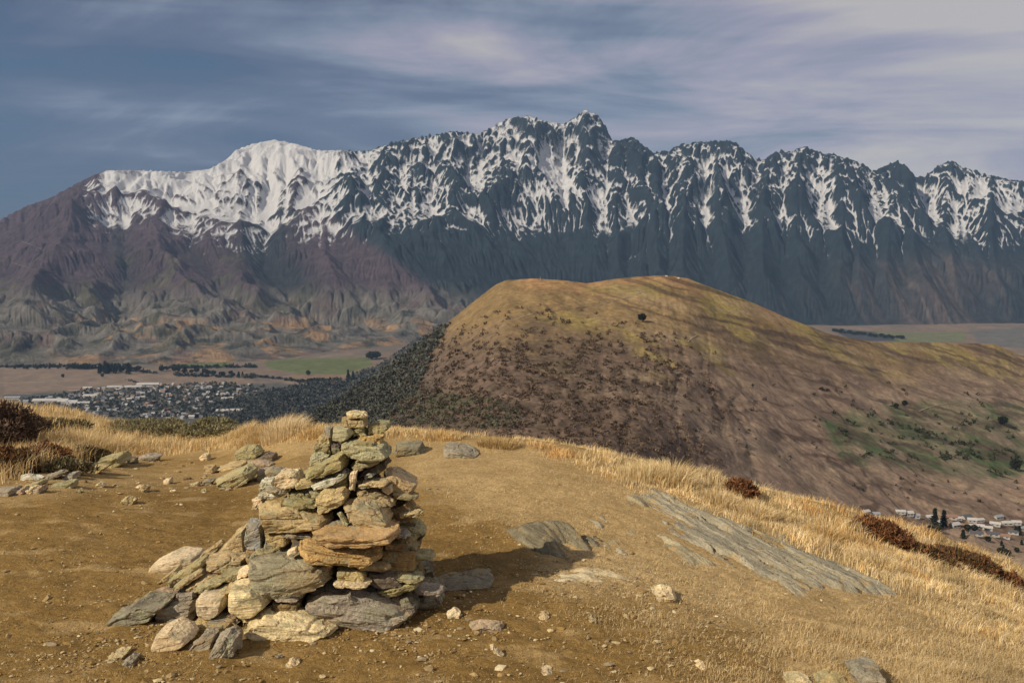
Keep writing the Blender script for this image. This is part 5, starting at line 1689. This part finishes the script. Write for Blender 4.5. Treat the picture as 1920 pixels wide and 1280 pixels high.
def sample_px(n, poly, prob=None):
    xs = [p[0] for p in poly]; ys = [p[1] for p in poly]
    x = RS.uniform(min(xs), max(xs), n); y = RS.uniform(min(ys), max(ys), n)
    k = inpoly(x, y, poly)
    if prob is not None: k &= RS.uniform(0, 1, n) < prob(x, y)
    return x[k], y[k]


def mass(n, poly, targets, hpx, base, name, label, prob=None, var=0.5):
    P, S = [], []
    for x, y in zip(*sample_px(n, poly, prob)):
        p = hit(x, y, targets)
        if p is None: continue
        P.append(p); S.append(random.uniform(*hpx) / F * p.y)
    return blobs(np.array([q[:] for q in P]), np.array(S), np.array(base), name, label, var)


mass(5200, [(560, 790), (600, 760), (640, 735), (700, 695), (760, 655), (815, 612), (840, 610), (800, 690), (780, 740), (740, 775), (690, 805), (560, 805)], [hill, valley], (5, 10), [0.085, 0.086, 0.070], "forest", "dark native forest down the hill's left flank")
mass(3000, [(470, 742), (560, 722), (640, 715), (700, 690), (700, 740), (640, 770), (560, 800), (440, 800), (380, 785), (370, 765)], [hill, valley], (5, 10), [0.060, 0.063, 0.055], "forest", "dark woodland belt between the town and the hill")
mass(15000, [(690, 800), (760, 700), (830, 630), (900, 585), (1020, 570), (1200, 600), (1350, 660), (1420, 760), (1430, 880), (1210, 860), (900, 820)], [hill], (2.4, 7.5), [0.125, 0.088, 0.060], "scrub", "brown bracken scrub over the steep face of the hill",
     prob=lambda x, y: (0.12 + 0.88 * sstep(590, 700, y + 60 * fbm(x / 60, y / 40, 3))) * sstep(1430, 1080, x + 110 * fbm(x / 70 + 9, y / 50, 3)) * sstep(-0.22, 0.18, fbm(x / 26 + 50, y / 17, 3)), var=0.5)
mass(600, [(690, 770), (800, 735), (940, 750), (985, 780), (960, 805), (720, 800)], [hill], (4, 8), [0.085, 0.085, 0.052], "scrub", "green scrub at the foot of the hill's steep face")
mass(900, [(1550, 770), (1660, 760), (1900, 790), (1930, 890), (1800, 890), (1700, 865), (1600, 860)], [hill], (4, 9), [0.045, 0.052, 0.026], "scrub", "dark green scrub dotted over the lower right country", prob=lambda x, y: sstep(0.0, 0.3, fbm(x / 50, y / 18, 3)))
mass(700, [(1500, 700), (1900, 740), (1930, 960), (1700, 940), (1450, 900), (1300, 850), (1250, 760)], [hill], (3, 7), [0.050, 0.040, 0.028], "scrub", "scattered dark bushes on the lower brown slopes", prob=lambda x, y: sstep(0.05, 0.3, fbm(x / 60, y / 20, 3)))

# ---------------------------------------------------------------- houses
M_WALL = simple_mat("house_wall", (0.36, 0.34, 0.31), 0.8, 0.1)
ROOFS = [simple_mat("roof_pale", (0.43, 0.41, 0.39), 0.6, 0.15), simple_mat("roof_grey", (0.26, 0.27, 0.29), 0.6, 0.1), simple_mat("roof_dark", (0.09, 0.09, 0.10), 0.6, 0.1),
         simple_mat("roof_brown", (0.24, 0.14, 0.10), 0.7, 0.1)]
M_PANE = simple_mat("window_glass", (0.05, 0.06, 0.07), 0.2, 0.0, spec=0.5)


def boxm(name, boxes, mat):
    b = bmesh.new()
    for (cx_, cy_, cz_, sx, sy, sz) in boxes:
        r = bmesh.ops.create_cube(b, size=1.0)
        for v in r["verts"]: v.co = Vector((cx_ + v.co.x * sx, cy_ + v.co.y * sy, cz_ + v.co.z * sz))
    me = bpy.data.meshes.new(name); b.to_mesh(me); b.free(); me.materials.append(mat)
    return me


def gable(name, mat, lx=1.12, ly=0.82, z0=0.34, z1=0.62, th=0.04):
    b = bmesh.new()
    pts = [(-ly / 2, z0), (0, z1), (ly / 2, z0), (ly / 2 - 0.03, z0 - th), (0, z1 - th), (-ly / 2 + 0.03, z0 - th)]
    A = [b.verts.new((-lx / 2, p[0], p[1])) for p in pts]; B = [b.verts.new((lx / 2, p[0], p[1])) for p in pts]
    for i in range(6):
        j = (i + 1) % 6
        b.faces.new((A[i], A[j], B[j], B[i]))
    b.faces.new(A[::-1]); b.faces.new(B)
    bmesh.ops.recalc_face_normals(b, faces=b.faces[:])
    me = bpy.data.meshes.new(name); b.to_mesh(me); b.free(); me.materials.append(mat)
    return me


def wallmesh():
    b = bmesh.new()
    pr = [(-0.35, 0.0), (0.35, 0.0), (0.35, 0.32), (0, 0.57), (-0.35, 0.32)]
    A = [b.verts.new((-0.5, y, z - (0.1 if z == 0 else 0))) for y, z in pr]; B = [b.verts.new((0.5, y, z - (0.1 if z == 0 else 0))) for y, z in pr]
    for i in range(5):
        j = (i + 1) % 5
        b.faces.new((A[i], A[j], B[j], B[i]))
    b.faces.new(A[::-1]); b.faces.new(B)
    bmesh.ops.recalc_face_normals(b, faces=b.faces[:])
    me = bpy.data.meshes.new("wall"); b.to_mesh(me); b.free(); me.materials.append(M_WALL)
    return me


HW = wallmesh()
HR = [gable("roof", m_) for m_ in ROOFS]
HWIN = boxm("window", [(-0.25, -0.353, 0.19, 0.16, 0.02, 0.12)], M_PANE)
HWIN2 = boxm("window", [(0.22, -0.353, 0.19, 0.2, 0.02, 0.12)], M_PANE)
RN = ['pale', 'grey', 'dark', 'brown']


def house(loc, L_, ri, label, group, detail=False, rz=None, sx=1.0, sz=1.0):
    r = empty("house", loc)
    r.scale = (L_ * sx, L_, L_ * sz)
    r.rotation_euler = (0, 0, random.uniform(0, 3.14) if rz is None else rz)
    tag(r, label, "house", group)
    for nm_, me_ in [("wall", HW), ("roof", HR[ri])] + ([("window", HWIN), ("window", HWIN2)] if detail else []):
        o = bpy.data.objects.new(nm_, me_); COL.objects.link(o); o.parent = r
    return r


town = [(30, 752), (120, 744), (180, 728), (300, 720), (420, 716), (500, 722), (470, 742), (400, 760), (420, 782), (330, 786), (230, 784), (150, 774), (100, 762)]
hx, hy = sample_px(520, town)
cnt = 0
for x, y in zip(hx, hy):
    if cnt >= 255: break
    p = hit(x, y, [valley, hill])
    if p is None: continue
    ri = random.choices([0, 1, 2, 3], [0.30, 0.36, 0.22, 0.12])[0]
    house(p, random.uniform(10, 18), ri, "tiny %s roofed house in the distant valley town" % RN[ri], "%s roofed houses of the valley town" % RN[ri])
    cnt += 1
for (x, y, L_, sx, ri, lab) in [(96, 755, 38, 3.0, 0, "long white roofed shed at the near left of the town"), (128, 756, 30, 2.2, 0, "second white roofed shed right of the longest one"),
                                (24, 748, 26, 2.0, 1, "grey roofed shed at the left edge of the town"), (150, 758, 26, 2.4, 0, "low pale shed in front of the town's left end"),
                                (278, 724, 36, 2.2, 0, "large pale warehouse at the far side of the town"), (250, 728, 30, 2.0, 0, "pale warehouse left of the largest one"),
                                (215, 728, 28, 1.8, 0, "smaller pale warehouse at the town's upper left"), (170, 745, 30, 1.6, 0, "bright white building by the town's left end"),
                                (430, 773, 30, 2.6, 0, "long white roof beside the dark woodland"), (140, 731, 26, 1.8, 3, "brown roofed barn on the plain above the town"),
                                (165, 729, 22, 1.6, 0, "pale barn next to the brown roofed barn"), (178, 690, 30, 1.5, 0, "white farmhouse by the tall conifer clump")]:
    p = hit(x, y, [valley, hill])
    if p: house(p, L_, ri, lab, None, False, random.uniform(-0.2, 0.2), sx, 0.7)
P, S = [], []
for (x0, y0, x1, y1, m_, hp) in [(-20, 688, 150, 687, 150, 5), (140, 690, 245, 690, 110, 8), (240, 695, 300, 700, 40, 5), (300, 690, 480, 688, 160, 6), (470, 704, 570, 716, 90, 5), (560, 716, 640, 712, 60, 6), (330, 704, 478, 708, 90, 6), (235, 712, 270, 722, 18, 4)]:
    for i in range(m_):
        u = random.random()
        p = hit(x0 + (x1 - x0) * u, y0 + (y1 - y0) * u + random.uniform(-1.5, 1.5), [valley, hill])
        if p: P.append(p[:]); S.append(random.uniform(0.5, 1.2) * hp / F * p.y)
blobs(np.array(P), np.array(S), np.array([0.030, 0.036, 0.030]), "hedgerow", "dark hedgerows and thickets lining the fields of the plain")
tx, ty = sample_px(2600, [(30, 750), (180, 728), (420, 716), (500, 722), (420, 782), (230, 786), (100, 764)])
P = [hit(x, y, [valley, hill]) for x, y in zip(tx, ty)]
P = [p for p in P if p]
blobs(np.array([p[:] for p in P]), np.array([random.uniform(5, 11) for p in P]), np.array([0.035, 0.04, 0.03]), "trees", "dark garden trees massed between the houses of the valley town")

ROWS = [(1622, 962, 0), (1640, 966, 1), (1688, 962, 0), (1704, 966, 0), (1716, 970, 1), (1745, 972, 0), (1760, 981, 0), (1782, 972, 3), (1795, 974, 0), (1812, 973, 2), (1822, 978, 0), (1836, 977, 0), (1790, 988, 0), (1806, 988, 3),
        (1820, 989, 0), (1838, 990, 0), (1852, 993, 0), (1866, 985, 0), (1872, 972, 1), (1888, 983, 0), (1905, 982, 0), (1915, 992, 1), (1900, 1000, 2), (1862, 1004, 2), (1884, 1008, 3), (1830, 1003, 2)]
for (x, y, ri) in ROWS:
    p = hit(x, y, [hill, valley])
    if p: house(p, random.uniform(7, 9), ri, "%s roofed house in the suburb below the right slope" % RN[ri], "%s roofed houses of the suburb below" % RN[ri], True, random.uniform(-0.5, 0.5), random.uniform(1.0, 1.6), random.uniform(0.8, 1.1))


# ---------------------------------------------------------------- tracks and summit marks
M_TRACK = simple_mat("worn_track", (0.34, 0.27, 0.19), 0.95, 0.15, 0.2)


def track(name, pix, width, targets, label):
    pts = []
    for (p, q) in zip(pix[:-1], pix[1:]):
        for s_ in np.linspace(0, 1, 12, endpoint=False):
            h_ = hit(p[0] + (q[0] - p[0]) * s_, p[1] + (q[1] - p[1]) * s_, targets)
            if h_: pts.append(h_ + Vector((0, 0, 0.25)))
    V_, F_ = [], []
    for i, p in enumerate(pts):
        d = pts[min(i + 1, len(pts) - 1)] - pts[max(i - 1, 0)]
        d.z = 0
        nrm = Vector((-d.y, d.x, 0)).normalized() * width / 2 if d.length > 0 else Vector((0, width / 2, 0))
        V_ += [p - nrm, p + nrm]
        if i: F_.append([2 * i - 2, 2 * i - 1, 2 * i + 1, 2 * i])
    o = obj(name, mesh_np(name, np.array([v[:] for v in V_]), np.array(F_), True), M_TRACK)
    tag(o, label, "track", kind="structure")


track("track", [(1290, 640), (1296, 634), (1308, 628)], 2.0, [hill], "short pale curl of track on the brown hill")
track("track", [(1722, 771), (1745, 762), (1775, 756), (1800, 754)], 2.0, [hill], "pale track on the lower right slope")
track("path", [(1210, 545), (1180, 556), (1120, 572), (1060, 580), (1000, 588), (960, 600)], 2.2, [hill], "faint foot track over the brown hilltop")
track("road", [(40, 452), (62, 460), (84, 470)], 9, [rng], "pale zigzag road high on the left mountain")
track("road", [(22, 492), (60, 504), (110, 512)], 9, [rng], "upper pale road cut across the left foothills")
track("road", [(50, 532), (100, 536), (118, 538)], 9, [rng], "lower pale road cut across the left foothills")
track("road", [(0, 718), (140, 714)], 8, [valley], "pale straight road over the brown plain")
track("road", [(60, 738), (0, 738)], 8, [valley], "pale farm road near the left edge of the town")

k = hit(1250, 519, [hill])
if k: boulder("summit_cairn", k + Vector((0, 0, 0.8)), 2.2, 1.6, 1.8, 'white', "tiny pale cairn on the top of the brown hill", "cairn", None, 901, 20)
k = hit(1272, 522, [hill])
if k: boulder("summit_rock", k + Vector((0, 0, 0.4)), 2.6, 1.6, 1.1, 'pale', "pale rock beside the tiny hilltop cairn", "rock", None, 902, 20)
k = hit(1013, 525, [hill])
if k:
    b = bmesh.new(); bmesh.ops.create_cone(b, cap_ends=True, segments=8, radius1=0.45, radius2=0.25, depth=5.0)
    me_ = bpy.data.meshes.new("marker_post"); b.to_mesh(me_); b.free()
    o = obj("marker_post", me_, simple_mat("post_wood", (0.4, 0.36, 0.3)), None, k + Vector((0, 0, 2.3)))
    tag(o, "thin marker post on the left shoulder of the brown hill", "post")
# ================================================================== the air
bb = bmesh.new()
bmesh.ops.create_cube(bb, size=1.0)
x0, x1, y0, y1, z0, z1 = -10400, 10400, -600, 13300, ZV - 60, 1900
for v in bb.verts:
    v.co = Vector((x0 + (v.co.x + 0.5) * (x1 - x0), y0 + (v.co.y + 0.5) * (y1 - y0), z0 + (v.co.z + 0.5) * (z1 - z0)))
hm = bpy.data.meshes.new("haze")
bb.to_mesh(hm); bb.free()
t = NT("haze_air")
pv = t.n("ShaderNodeVolumePrincipled")
pv.inputs["Color"].default_value = (0.40, 0.64, 1.0, 1)
pv.inputs["Density"].default_value = 2.3e-5
pv.inputs["Anisotropy"].default_value = 0.1
t.l(pv.outputs[0], t.out.inputs["Volume"])
hz = obj("haze", hm, t.m)
tag(hz, label="thin blue haze filling the valley air", cat="haze", kind="stuff")
